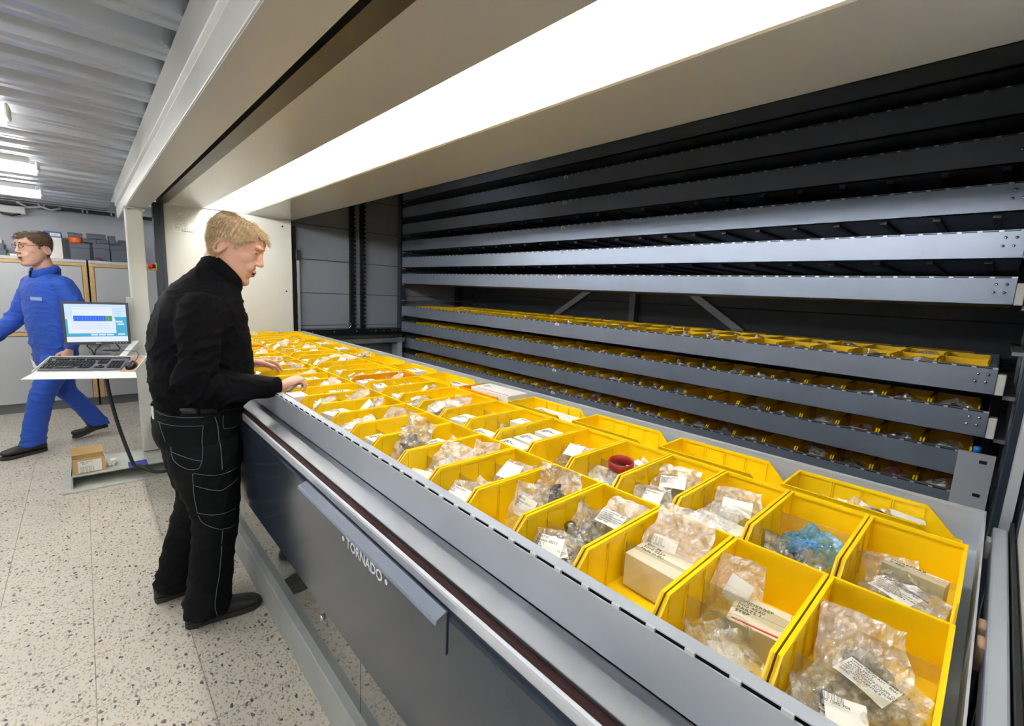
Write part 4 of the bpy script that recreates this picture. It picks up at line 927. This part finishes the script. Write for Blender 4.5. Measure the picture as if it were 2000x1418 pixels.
# ================================================================== people
from mathutils.bvhtree import BVHTree
def ell(c, hx, hy, n=24, p=2.3, tilt=0.0):
    """horizontal ellipse round c, tipped forward by tilt"""
    return ring_ellipse(Vector(c), Vector((hx, 0, 0)), Vector((0, math.cos(tilt)*hy, -math.sin(tilt)*hy)), n, p)
def limb(bm, P, R, n=16, sub=4, flat=None):
    """tapering limb along joints P with radii R, rounded off at both ends"""
    Q = smooth_pts(P, sub); m = len(Q)-1
    RR = []
    for k in range(m+1):
        t = k/sub; i = min(int(t), len(R)-2); f = t-i; f = f*f*(3-2*f); RR.append(R[i]*(1-f)+R[i+1]*f)
    a0 = (Q[0]-Q[1]).normalized(); a1 = (Q[-1]-Q[-2]).normalized()
    Q = [Q[0]+a0*RR[0]*.7, Q[0]+a0*RR[0]*.4] + Q + [Q[-1]+a1*RR[-1]*.4, Q[-1]+a1*RR[-1]*.7]
    RR = [RR[0]*.5, RR[0]*.85] + RR + [RR[-1]*.85, RR[-1]*.5]
    bm_tube(bm, Q, RR, n)
def hand(bm, W, f, s, n, curl=(0.5, 0.7, 0.5), spread=0.0, k=1.0):
    """W wrist, f along the hand, s towards the thumb, n out of the back of the hand"""
    f = f.normalized(); n = (n - f*n.dot(f)).normalized(); s = (s - f*s.dot(f) - n*s.dot(n)).normalized()
    rings = [ring_ellipse(W + f*d*k + n*o*k, s*w*k, n*h*k, 14, 2.6) for d, w, h, o in ((-.03, .026, .021, 0), (0, .028, .019, 0), (.03, .036, .0175, .002), (.06, .042, .0155, .004), (.085, .043, .0125, .003), (.094, .038, .008, .001))]
    bm_loft(bm, rings)
    for j, (off, L) in enumerate(((.0325, .074), (.0112, .083), (-.0112, .077), (-.0320, .060))):
        p = W + f*(.084 - .004*abs(j-1.2))*k + s*off*k; d = (f + s*(off*2.2 + spread*off*6)).normalized(); pts = [p - d*.016*k, p]; rs = [.0092*k, .0094*k]; ang = 0
        for q, (fr, c) in enumerate(zip((.44, .31, .25), curl)):
            ang += c*(1+.06*j); dd = d*math.cos(ang) - n*math.sin(ang)
            p = p + dd*L*fr*k; pts.append(p); rs.append((.0088, .0080, .0066)[q]*k)
        Q = smooth_pts(pts, 3); RR = [rs[min(len(rs)-1, int(i/3))]*(1-(i/3) % 1) + rs[min(len(rs)-1, int(i/3)+1)]*((i/3) % 1) for i in range(len(Q))]
        Q.append(Q[-1] + (Q[-1]-Q[-2]).normalized()*.004*k); RR.append(.0035*k); bm_tube(bm, Q, RR, 10)
    b = W + f*.026*k + s*.024*k - n*.004*k; d1 = (f*.62 + s*.62 - n*.38).normalized(); d2 = (f*.9 + s*.15 - n*.4).normalized()
    Q = smooth_pts([b - d1*.01*k, b, b + d1*.042*k, b + d1*.042*k + d2*.032*k, b + d1*.042*k + d2*.056*k], 3)
    rs = [.014, .0145, .0115, .0095, .0062]; RR = [(rs[int(i/3)]*(1-(i/3) % 1) + rs[min(4, int(i/3)+1)]*((i/3) % 1))*k for i in range(len(Q))]
    bm_tube(bm, Q, RR, 10)
HEAD = [(-.114, .116, .050, .024), (-.104, .129, .030, .041), (-.088, .134, .005, .054), (-.070, .131, -.016, .063), (-.052, .134, -.034, .068), (-.034, .134, -.048, .071), (-.014, .130, -.062, .074), (.006, .126, -.074, .0765), (.030, .121, -.081, .078), (.048, .117, -.086, .0785),
        (.064, .124, -.089, .079), (.078, .128, -.090, .0785), (.096, .126, -.089, .077), (.112, .116, -.085, .073), (.126, .098, -.074, .064), (.136, .074, -.058, .051), (.142, .046, -.038, .034), (.1445, .018, -.018, .012)]
def head_ring(up, fr, bk, hw, n=28, g=0.0):
    c = (fr+bk)/2; h = (fr-bk)/2 + g; out = []
    for k in range(n):
        t = 2*PI*k/n; ct, st = math.cos(t), math.sin(t)
        w = (hw+g) * (1.0 - 0.10*max(0, st))       # face a little narrower than the back of the head
        out.append(Vector((w*math.copysign(abs(ct)**.86, ct), c + h*math.copysign(abs(st)**.92, st), up)))
    return out
def head_at(up):
    for a, b in zip(HEAD, HEAD[1:]):
        if a[0] <= up <= b[0]:
            t = (up-a[0])/(b[0]-a[0]); return [a[i]*(1-t)+b[i]*t for i in range(4)]
    return list(HEAD[-1] if up > 0 else HEAD[0])
def wrinkle(me, amp, fx=(7, 7, 14), seed=0.0, fold=None):
    me.update()
    nv = [v.normal.copy() for v in me.vertices]
    for v, nn in zip(me.vertices, nv):
        p = v.co; q = Vector((p.x*fx[0]+seed, p.y*fx[1], p.z*fx[2]))
        a = noise.noise(q) + 0.5*noise.noise(q*2.1)
        w = Vector((noise.noise(p*6), noise.noise(p*6+Vector((9, 0, 0))), noise.noise(p*6+Vector((0, 7, 0)))))*0.05
        t = p + w
        r1 = (1-abs(noise.noise(Vector((t.x*6+seed, t.y*8+t.z*5, t.z*16-t.y*7)))*1.6)); r2 = (1-abs(noise.noise(Vector((t.x*11+seed*2, t.y*14-t.z*12, t.z*24+t.y*6)))*1.6))
        r1 = max(0, r1)**3; r2 = max(0, r2)**3
        k = amp*(1.0 if fold is None else fold(p))
        v.co = p + nn*(k*(0.35*a + 0.9*(r1-0.35) + 0.45*(r2-0.35)))
def remeshed(bm, name, voxel, mats, smooth_it=4, parent=None):
    bmesh.ops.recalc_face_normals(bm, faces=bm.faces)
    me = bpy.data.meshes.new(name); bm.to_mesh(me); bm.free()
    o = bpy.data.objects.new(name, me); COL.objects.link(o)
    md = o.modifiers.new('r', 'REMESH'); md.mode = 'VOXEL'; md.voxel_size = voxel
    if smooth_it:
        sm = o.modifiers.new('s', 'SMOOTH'); sm.factor = 0.5; sm.iterations = smooth_it
    m2 = eval_mesh(o); bpy.data.objects.remove(o); m2.name = name
    m2.materials.clear(); m2.materials.append(MATS[mats])
    for p in m2.polygons: p.use_smooth = True
    return m2
def shoe_mesh(heel, toe, w=0.05, h=0.10):
    """shoe from heel to toe on the floor: upper and sole as two meshes"""
    heel = Vector(heel); toe = Vector(toe); f = (toe-heel); L = f.length; f.normalize(); s = Vector((f.y, -f.x, 0)).normalized(); up = Vector((0, 0, 1))
    def ring(d, hw, z0, z1, p=2.6): return ring_ellipse(heel + f*d*L + up*((z0+z1)/2), s*hw, up*((z1-z0)/2), 18, p)
    bu = bmesh.new(); bm_loft(bu, [ring(d, hw, z0, z1) for d, hw, z0, z1 in ((.0, .022, .03, .075), (.03, .033, .016, .092), (.12, .038, .012, .105), (.28, .037, .012, .108), (.42, .039, .012, .092), (.58, .044, .012, .074), (.74, .048, .012, .062), (.88, .044, .013, .052), (.96, .031, .016, .043), (1.0, .014, .02, .034))])
    bs = bmesh.new(); pts = []
    for d, hw in ((0, .018), (.03, .033), (.12, .040), (.3, .039), (.5, .042), (.72, .051), (.88, .047), (.97, .030), (1.01, .012)): pts.append((d, hw))
    def P(d, o): q = heel + f*d*L + s*o; return (q.x, q.y)
    bm_prism(bs, [P(d, o) for d, o in pts] + [P(d, -o) for d, o in reversed(pts)], 2, heel.z+0.001, heel.z+0.026)
    return bu, bs
def person(label, loc, yaw, sp):
    T = thing('person', label, 'person', loc, yaw)
    hp = sp['head']; tilt = sp['tilt']; hy = sp.get('head_yaw', 0)
    HM = Matrix.Translation(Vector(hp)) @ Matrix.Rotation(hy, 4, 'Z') @ Matrix.Rotation(-tilt, 4, 'X')
    H = lambda x, fw, up: HM @ Vector((x, fw, up))
    # ---- body: one continuous skin from head to feet
    bm = bmesh.new()
    bm_loft(bm, [[HM @ v for v in head_ring(*r)] for r in HEAD])
    # nose, brow ridge, lips, chin, cheeks
    def blob(c, r, rx=0.0): bm_ball(bm, H(*c), r, 14, (HM.to_3x3() @ Matrix.Rotation(rx, 3, 'X')))
    nose = [(.074, .120, .012, .008), (.058, .122, .011, .011), (.042, .127, .011, .013), (.026, .133, .0125, .0155), (.014, .1395, .0150, .0190), (.005, .1400, .0160, .0180), (-.002, .133, .0140, .0130)]
    bm_loft(bm, [ring_ellipse(H(0, fw, up), HM.to_3x3() @ Vector((w, 0, 0)), HM.to_3x3() @ Vector((0, d, 0)), 14) for up, fw, w, d in nose])
    for s in (-1, 1):
        blob((s*.013, .135, .004), (.0095, .013, .008)); blob((s*.030, .108, .073), (.028, .020, .011)); blob((s*.036, .070, .008), (.035, .042, .036)); blob((s*.026, .106, -.022), (.026, .028, .028))
    blob((0, .1345, -.031), (.022, .010, .0080)); blob((0, .1325, -.051), (.019, .011, .0075)); blob((0, .122, -.090), (.026, .020, .020))
    for s in (-1, 1):
        E0 = [(s*.0765, .018*math.sin(a)-.004 + .005*math.cos(a), .010+.035*math.cos(a)) for a in [2*PI*k/16 for k in range(17)]]
        bm_tube(bm, [H(x + s*.010*(0.6+.4*math.cos(2*PI*k/16+2.6)), y - .006, z) for k, (x, y, z) in enumerate(E0)], .0048, 8)
        bm_ball(bm, H(s*.078, -.008, .008), (.006, .014, .030), 12, HM.to_3x3()); bm_ball(bm, H(s*.080, -.006, -.022), (.006, .010, .010), 10, HM.to_3x3())
    nk = sp['neck']      # neck base
    limb(bm, [H(0, .004, -.03), H(0, .002, -.075), Vector(nk)], [.058, .060, .068], 18)
    tr = sp['torso']
    bm_loft(bm, [ell((0, (b+f)/2, z), hw*.82, (f-b)/2*.80) for z, b, f, hw in tr[:-1]])
    pel = sp['pelvis']; bm_loft(bm, [ell((0, (b+f)/2, z), hw*.82, (f-b)/2*.8) for z, b, f, hw in pel])
    for s in ('r', 'l'):
        A = [Vector(p) for p in sp['arm_'+s]]
        limb(bm, [A[0]+Vector((0, 0, -.02)), A[1], A[2], A[3]], [.05, .042, .036, .026])
        limb(bm, [Vector(tr[-4][0:1]*3) if False else Vector((0, A[0].y, A[0].z-.02)), A[0]+Vector((0, 0, -.02))], [.06, .05])
        h = sp['hand_'+s]; hand(bm, A[3] + (A[3]-A[2]).normalized()*.012, Vector(h['f']), Vector(h['s']), Vector(h['n']), h['curl'], h.get('spread', 0.0), 1.0)
        Lg = sp['leg_'+s]; limb(bm, [Vector(p[:3]) for p in Lg[:-1]], [p[3]*(.68 if q < 4 else .5) for q, p in enumerate(Lg[:-1])], 14)
        hl, to = sp['shoe_'+s]; hl = Vector(hl); to = Vector(to); f = (to-hl); m = hl + Vector((0, 0, .05))
        limb(bm, [Vector(Lg[-2][:3]), hl + f*.22 + Vector((0, 0, .075)), hl + f*.35 + Vector((0, 0, .058)), hl + f*.7 + Vector((0, 0, .04))], [.035, .026, .022, .015], 10)
    body = remeshed(bm, 'body', sp['voxel'], sp['skin'], 8)
    link('body', body, T)
    # ---- eyes, brows, lips
    R3 = HM.to_3x3()
    for s in (-1, 1):
        bm = bmesh.new(); bm_ball(bm, H(s*.032, .0985, .0480), (.0130, .0128, .0095), 14, R3); e = part('eye', bm, 'eye_white', T, True)
        bm = bmesh.new(); bm_ball(bm, H(s*.032+.001, .1095, .0465), (.0052, .0030, .0052), 12, R3); part('iris', bm, 'iris', e, True)
        bm = bmesh.new(); bm_tube(bm, [H(s*.016, .108, .0505), H(s*.024, .1125, .0535), H(s*.034, .1115, .0545), H(s*.043, .103, .0515), H(s*.050, .093, .0485)], [.003, .0042, .0046, .004, .002], 8); part('eyelid', bm, sp['skin'], T, True)
        bm = bmesh.new(); bm_tube(bm, [H(s*.018, .107, .0440), H(s*.026, .1095, .0415), H(s*.036, .107, .0410), H(s*.046, .097, .0440)], .0028, 8); part('eyelid', bm, sp['skin'], T, True)
        bm = bmesh.new(); bm_tube(bm, [H(s*.012, .1275, .0715), H(s*.026, .1265, .0770), H(s*.042, .1155, .0770), H(s*.053, .099, .0715)], [.0022, .0034, .0030, .0012], 8); part('eyebrow', bm, sp['hair_mat'], T, True)
    bm = bmesh.new(); bm_ball(bm, H(0, .1385, -.0345), (.0215, .0075, .0046), 14, R3); part('upper_lip', bm, 'lip', T, True)
    bm = bmesh.new(); bm_ball(bm, H(0, .1375, -.0485), (.0190, .0075, .0055), 14, R3); part('lower_lip', bm, 'lip', T, True)
    bm = bmesh.new(); bm_ball(bm, H(0, .1375, -.0412), (.0210, .0070, .0026), 12, R3); part('mouth', bm, 'maroon', T, True)
    # ---- hair: a cap that follows the skull down to hairline, sideburns and nape, with short strands
    bm = bmesh.new(); n = 56; ups = [-.090 + .2345*k/40 for k in range(41)]; g = sp.get('hair_thick', .0095)
    def line(st, ct):       # lower limit of the hair by direction: st=1 front, -1 nape
        if st > 0.62: return .104 + .010*abs(ct)
        if st > 0.30: return .104 - (0.62-st)/.32*.046
        if st > 0.10: return .058 - (.30-st)/.20*.058
        if st > -0.22: return .040
        return .045 - min(1, (-.22-st)/.40)*.130
    grid = []
    for up in ups:
        r = head_at(min(up, .144)); th = g*(1.0 if up > .11 else .45+.55*max(0, up+.02)/.13); rr = head_ring(up + (th*.9 if up > .13 else (up-.09)/.04*th*.9 if up > .09 else 0), r[1], r[2], r[3], n, th)
        row = []
        for k, v in enumerate(rr):
            q = v*38; d = Vector((v.x, v.y-.02, max(0, up-.05))).normalized(); row.append(bm.verts.new(HM @ (v + d*(.0035*noise.noise(q*1.4) + .002*noise.noise(q*3.1)))))
        grid.append(row)
    for j in range(40):
        for k in range(n):
            t = 2*PI*(k+.5)/n
            if ups[j]+.003 >= line(math.sin(t), math.cos(t)) + .004*math.sin(k*2.3): bm.faces.new((grid[j][k], grid[j][(k+1) % n], grid[j+1][(k+1) % n], grid[j+1][k]))
    bm.faces.new(grid[-1])
    roots = [(f.calc_center_median(), f.normal.copy()) for f in bm.faces]
    bm.normal_update(); roots = [(f.calc_center_median(), f.normal.copy(), f) for f in bm.faces]
    inv = HM.inverted(); ctr = H(0, .02, .04)
    new = []
    for c, nn, f in roots:
        if (c-ctr).dot(nn) < 0: nn = -nn
        vs = [v.co for v in f.verts]
        for q in range(sp.get('strands', 3)):
            w_ = [random.random() for _ in vs]; sw = sum(w_); p = sum((v*w for v, w in zip(vs, w_)), Vector())/sw
            lc = inv @ p; down = R3 @ Vector((0, .55 if lc.z > .10 else -.25, -.85 if lc.z < .13 else -.1))
            d = (nn*.35 + down*.8 + Vector((random.uniform(-.35, .35),)*1 + (random.uniform(-.35, .35), random.uniform(-.3, .3)))).normalized(); d = (d + nn*.15).normalized()
            L = random.uniform(.008, .015)*(1.25 if lc.z > .10 and lc.y > .03 else .85); sd = d.cross(nn).normalized()*.0008
            new.append((p - nn*.001, p + d*L*.6 + nn*.0015, p + d*L, sd))
    for a, b, c, sd in new:
        v = [bm.verts.new(x) for x in (a-sd, a+sd, b+sd*.8, b-sd*.8, c)]
        bm.faces.new((v[0], v[1], v[2], v[3])); bm.faces.new((v[3], v[2], v[4]))
    ho = part('hair', bm, sp['hair_mat'], T, True); md = ho.modifiers.new('t', 'SOLIDIFY'); md.thickness = 0.0006
    # ---- shirt or jacket
    bm = bmesh.new()
    bm_loft(bm, [ell((0, (b+f)/2, z), hw, (f-b)/2, 28, 2.5) for z, b, f, hw in tr])
    for s in ('r', 'l'):
        A = [Vector(p) for p in sp['arm_'+s]]
        limb(bm, [A[0], (A[0]+A[1])/2 + Vector((0, -.006, 0)), A[1], (A[1]+A[2])/2, A[2], A[2]*.35+A[3]*.65, A[3]*.93+A[2]*.07], [.082, .080, .072, .068, .069, .058, .045], 20)
    me = remeshed(bm, 'shirt', .006, sp['shirt'], 26)
    elb = [Vector(sp['arm_r'][2]), Vector(sp['arm_l'][2])]
    wrinkle(me, sp.get('fold', .013), (6, 6, 12), sp['seed'], lambda p: .55 + .9*max(0, 1-min((p-e).length for e in elb)/.2) + .6*max(0, 1-abs(p.z-tr[1][0])/.14))
    sh = link('shirt', me, T)
    for s in ('r', 'l'):
        A = [Vector(p) for p in sp['arm_'+s]]; d = (A[3]-A[2]).normalized(); c = A[3] - d*.012
        bm = bmesh.new(); bm_tube(bm, [c-d*.052, c-d*.045, c+d*.012, c+d*.016, c+d*.014], [.040, .0425, .0405, .038, .033], 22); part('cuff', bm, sp['shirt'], sh, True)
    c0, c1 = Vector(sp['collar'][0]), Vector(sp['collar'][1]); cc = (c0+c1)/2; fw = (c1-c0)/2; upv = Vector((0, -fw.z, fw.y)).normalized(); 
    if upv.z < 0: upv = -upv
    bm = bmesh.new(); N = 40; rows = []
    for k in range(N):
        t = 2*PI*k/N; dirv = Vector((math.cos(t)*sp['collar'][2], 0, 0)) + fw*math.sin(t); rad = dirv.normalized()
        fr = max(0, math.sin(t)-.55)/.45
        prof = [(-.002, -.040), (-.002, .020), (.000, .036*(1-.35*fr)), (.006, .040*(1-.35*fr)), (.012, .032*(1-.4*fr)), (.020+.010*fr, -.006-.022*fr), (.016+.010*fr, -.010-.022*fr), (.008, -.042)]
        rows.append([bm.verts.new(cc + dirv + rad*a + upv*b) for a, b in prof])
    for k in range(N):
        A_, B_ = rows[k], rows[(k+1) % N]
        if sp.get('collar_open', True) and k in (int(N/4)-1, int(N/4)): continue
        for j in range(len(A_)): bm.faces.new((A_[j], A_[(j+1) % len(A_)], B_[(j+1) % len(A_)], B_[j]))
    part('collar', bm, sp['shirt'], sh, True)
    # ---- trousers
    bm = bmesh.new()
    bm_loft(bm, [ell((0, (b+f)/2, z), hw, (f-b)/2, 28, 2.4) for z, b, f, hw in pel])
    for s in ('r', 'l'):
        Lg = sp['leg_'+s]; rings = []
        for x, y, z, r in Lg: rings.append(ring_ellipse(Vector((x, y, z)), Vector((r*.93, 0, 0)), Vector((0, r*1.02, 0)), 24, 2.2))
        P = [[r[k] for r in rings] for k in range(24)]; P = [smooth_pts(p, 4) for p in P]
        bm_loft(bm, [[P[k][j] for k in range(24)] for j in range(len(P[0]))])
    me = remeshed(bm, 'trousers', .0065, sp['trousers'], 12)
    kz = [Vector(sp['leg_r'][3][:3]), Vector(sp['leg_l'][3][:3])]
    wrinkle(me, .010, (6, 6, 9), sp['seed']+4, lambda p: .5 + .7*max(0, 1-abs(p.z-.09)/.14) + .5*max(0, 1-min((p-k).length for k in kz)/.16))
    to = link('trousers', me, T)
    bvh = BVHTree.FromPolygons([v.co.copy() for v in me.vertices], [tuple(p.vertices) for p in me.polygons])
    for s in ('r', 'l'):
        bu, bs = shoe_mesh(*sp['shoe_'+s]); so = part('shoe', bu, sp['shoe'], T, True); part('sole', bs, 'sole', so, bevel=.004)
        hl, te = (Vector(v) for v in sp['shoe_'+s]); f = te-hl; sd = Vector((f.y, -f.x, 0)).normalized()
        for k in range(4):
            c = hl + f*(.46+.07*k); bm = bmesh.new(); bm_tube(bm, [c - sd*.028 + Vector((0, 0, .078-.008*k)), c + Vector((0, 0, .094-.010*k)), c + sd*.028 + Vector((0, 0, .078-.008*k))], .003, 6); part('lace', bm, 'black', so, True)
    return T, bvh, to, sh, H
def decal_line(bvh, pts, x0, parent, name, r=.0013, m='stitch', dash=False):
    P = smooth_pts([(0, a, b) for a, b in pts], 8); out = []
    for p in P:
        h = bvh.ray_cast(Vector((x0, p.y, p.z)), Vector((-1, 0, 0)))
        if h[0] is not None: out.append(h[0] + Vector((.0012, 0, 0)))
    if len(out) > 2:
        bm = bmesh.new(); bm_tube(bm, out, r, 5); part(name, bm, m, parent, True)
BLACK = dict(head=(0, .470, 1.628), tilt=math.radians(28), head_yaw=math.radians(-20), neck=(0, .425, 1.47), skin='skin', hair_mat='hair_blond', voxel=.0036, seed=1.3, strands=6,
    torso=[(.940, .190, .500, .172), (.975, .176, .528, .190), (1.02, .170, .546, .199), (1.10, .168, .550, .203), (1.20, .172, .545, .206), (1.29, .182, .535, .212), (1.36, .206, .526, .210), (1.41, .226, .518, .190), (1.447, .250, .512, .158), (1.475, .276, .506, .122), (1.50, .308, .500, .096), (1.53, .342, .485, .084), (1.552, .366, .472, .076)],
    pelvis=[(.775, .190, .470, .185), (.83, .172, .484, .193), (.90, .170, .498, .190), (.945, .186, .508, .178), (.968, .192, .508, .174)],
    arm_r=[(.168, .345, 1.378), (.222, .318, 1.22), (.238, .300, 1.068), (.215, .603, 1.042)], arm_l=[(-.168, .355, 1.378), (-.235, .34, 1.22), (-.275, .345, 1.085), (-.255, .595, 1.075)],
    hand_r=dict(f=(.0, 1, .33), s=(-1, 0, 0), n=(0, -.3, 1), curl=(.95, .75, .45)), hand_l=dict(f=(.05, 1, -.05), s=(1, 0, .2), n=(-.5, .1, .85), curl=(.35, .45, .3), spread=.3),
    leg_r=[(.100, .335, .82, .128), (.108, .337, .72, .130), (.120, .345, .60, .110), (.128, .360, .49, .090), (.134, .346, .37, .084), (.138, .330, .25, .082), (.140, .312, .13, .086), (.140, .302, .045, .092)],
    leg_l=[(-.098, .332, .82, .126), (-.105, .328, .72, .124), (-.115, .332, .60, .102), (-.122, .335, .49, .088), (-.128, .300, .37, .082), (-.134, .266, .25, .079), (-.138, .238, .13, .080), (-.140, .226, .050, .084)],
    shoe_r=((.135, .222, 0), (.165, .512, 0)), shoe_l=((-.140, .142, 0), (-.150, .425, 0)), collar=((0, .394, 1.574), (0, .502, 1.452), .074), shirt='shirt_black', trousers='trouser_black', shoe='shoe_black')
TB, bvh, tro, shi, HB = person('fair-haired man in black shirt and black work trousers leaning over the tray', (-2.36, 0, 0), 0, BLACK)
LINES = {'yoke': [(0.176, 0.945), (0.252, 0.94), (0.327, 0.935)],
'pock_top': [(0.185, 0.915), (0.242, 0.908), (0.321, 0.902)], 'pock_side': [(0.321, 0.902), (0.314, 0.839), (0.305, 0.76)], 'pock_bot': [(0.214, 0.821), (0.219, 0.769), (0.255, 0.736), (0.29, 0.734), (0.305, 0.76)],
'pock_inner': [(0.217, 0.801), (0.254, 0.784), (0.305, 0.763)], 'pock_left': [(0.188, 0.915), (0.19, 0.891), (0.20, 0.838)],
'seam': [(0.366, 0.93), (0.373, 0.879), (0.374, 0.776), (0.374, 0.71)],
'flap_top': [(0.275, 0.717), (0.359, 0.692), (0.443, 0.700)], 'flap_bot': [(0.275, 0.664), (0.342, 0.628), (0.377, 0.622), (0.439, 0.647)], 'flap_side': [(0.272, 0.716), (0.273, 0.627), (0.283, 0.532)],
'cargo_bot': [(0.284, 0.532), (0.351, 0.511), (0.422, 0.512)], 'cargo_curve': [(0.286, 0.518), (0.304, 0.479), (0.362, 0.443), (0.416, 0.438)],
'low_seam': [(0.366, 0.439), (0.348, 0.261), (0.329, 0.157), (0.321, 0.104), (0.331, 0.04)], 'front_pock': [(0.396, 0.93), (0.397, 0.875), (0.450, 0.868)]}
for k, L in LINES.items(): decal_line(bvh, L, .6, tro, 'stitching', .0016 if 'seam' in k else .0012)
# belt, loops and key fob
bm = bmesh.new(); pr = [ell((0, .349, z), .180, .165, 36, 2.4) for z in (.948, .978)]
bm_loft(bm, pr); part('belt', bm, 'black', tro, True)
for a in (2.5, 2.9, 3.5, 0.3, 0.9):
    c = Vector((.180*math.cos(a - PI), .349 + .166*math.sin(a - PI), .963)); bm = bmesh.new(); bm_ball(bm, c, (.008, .008, .024), 8); part('belt_loop', bm, 'trouser_black', tro, True)
boxes('key_fob', [(.095, .115, .166, .172, .935, .985)], 'white_plastic', tro, .003)
bm = bmesh.new(); bm_ball(bm, (.105, .5455, 1.235), (.005, .004, .005), 8); part('button', bm, 'white_plastic', shi, True)
BLUE = dict(head=(0, .035, 1.655), tilt=math.radians(10), head_yaw=math.radians(6), neck=(0, .0, 1.47), skin='skin_blue', hair_mat='hair_brown', voxel=.0046, seed=5.1, strands=3, collar_open=True,
    torso=[(.86, -.125, .120, .178), (.93, -.122, .128, .182), (1.02, -.120, .132, .184), (1.12, -.124, .134, .192), (1.22, -.128, .136, .202), (1.32, -.126, .132, .208), (1.39, -.112, .118, .200), (1.435, -.092, .098, .165), (1.465, -.075, .080, .112), (1.485, -.065, .07, .082)],
    pelvis=[(.74, -.11, .105, .165), (.80, -.125, .112, .178), (.88, -.125, .115, .178), (.93, -.12, .115, .172)],
    arm_r=[(.168, .0, 1.392), (.235, .035, 1.25), (.262, .085, 1.115), (.235, .27, .93)], arm_l=[(-.168, .0, 1.392), (-.232, -.035, 1.25), (-.255, -.065, 1.11), (-.235, .02, .87)],
    hand_r=dict(f=(-.05, .75, -.65), s=(-.3, .5, .5), n=(1, .1, .1), curl=(.35, .4, .3)), hand_l=dict(f=(.05, .35, -.95), s=(.2, 1, .3), n=(-1, .0, 0), curl=(.35, .45, .3)),
    leg_r=[(.09, -.012, .80, .110), (.088, -.03, .70, .106), (.080, -.05, .58, .094), (.070, -.075, .47, .086), (.060, -.14, .37, .080), (.050, -.205, .27, .078), (.044, -.262, .17, .079), (.042, -.300, .10, .082)],
    leg_l=[(-.09, .01, .80, .110), (-.088, .05, .70, .106), (-.078, .10, .58, .094), (-.066, .145, .48, .084), (-.055, .17, .37, .078), (-.046, .195, .26, .076), (-.040, .215, .15, .077), (-.036, .228, .075, .080)],
    shoe_r=((.045, -.36, .055), (.040, -.085, .0)), shoe_l=((-.035, .145, .0), (-.035, .43, .025)), collar=((0, -.070, 1.515), (0, .085, 1.470), .082), shirt='overall_blue', trousers='overall_blue', shoe='shoe_black', fold=.010)
TU, bvu, tru, shu, HU = person('man in blue work clothes and glasses walking past behind the monitor', (-5.46, -.215, 0), math.radians(210), BLUE)
bm = bmesh.new()
for s in (-1, 1):
    C_ = [HU(s*.033 + .021*math.cos(2*PI*k/16), .136 - .004*abs(math.cos(2*PI*k/16)), .048 + .015*math.sin(2*PI*k/16)) for k in range(17)]; bm_tube(bm, C_, .0018, 6)
    bm_tube(bm, [HU(s*.054, .131, .052), HU(s*.083, .09, .052), HU(s*.086, .0, .045)], .002, 6)
bm_tube(bm, [HU(-.012, .138, .052), HU(0, .142, .055), HU(.012, .138, .052)], .0018, 6)
part('glasses', bm, 'black', TU, True)
h = BVHTree.FromPolygons([v.co.copy() for v in shu.data.vertices], [tuple(p.vertices) for p in shu.data.polygons])
def on_chest(x, z):
    r = h.ray_cast(Vector((x, 1, z)), Vector((0, -1, 0))); return r[0] + Vector((0, .003, 0))
bm = bmesh.new(); A = [[bm.verts.new(on_chest(-.03 - .10*i/6, 1.285 - .028*j)) for i in range(7)] for j in range(2)]
for i in range(6): bm.faces.new((A[0][i], A[0][i+1], A[1][i+1], A[1][i]))
o = part('name_strip', bm, 'silver_tag', shu); md = o.modifiers.new('t', 'SOLIDIFY'); md.thickness = .003
bm = bmesh.new(); bm_loft(bm, [ell((0, .012, 1.462), .070, .068, 24), ell((0, .016, 1.500), .064, .060, 24)]); part('undershirt', bm, 'tshirt_teal', TU, True)
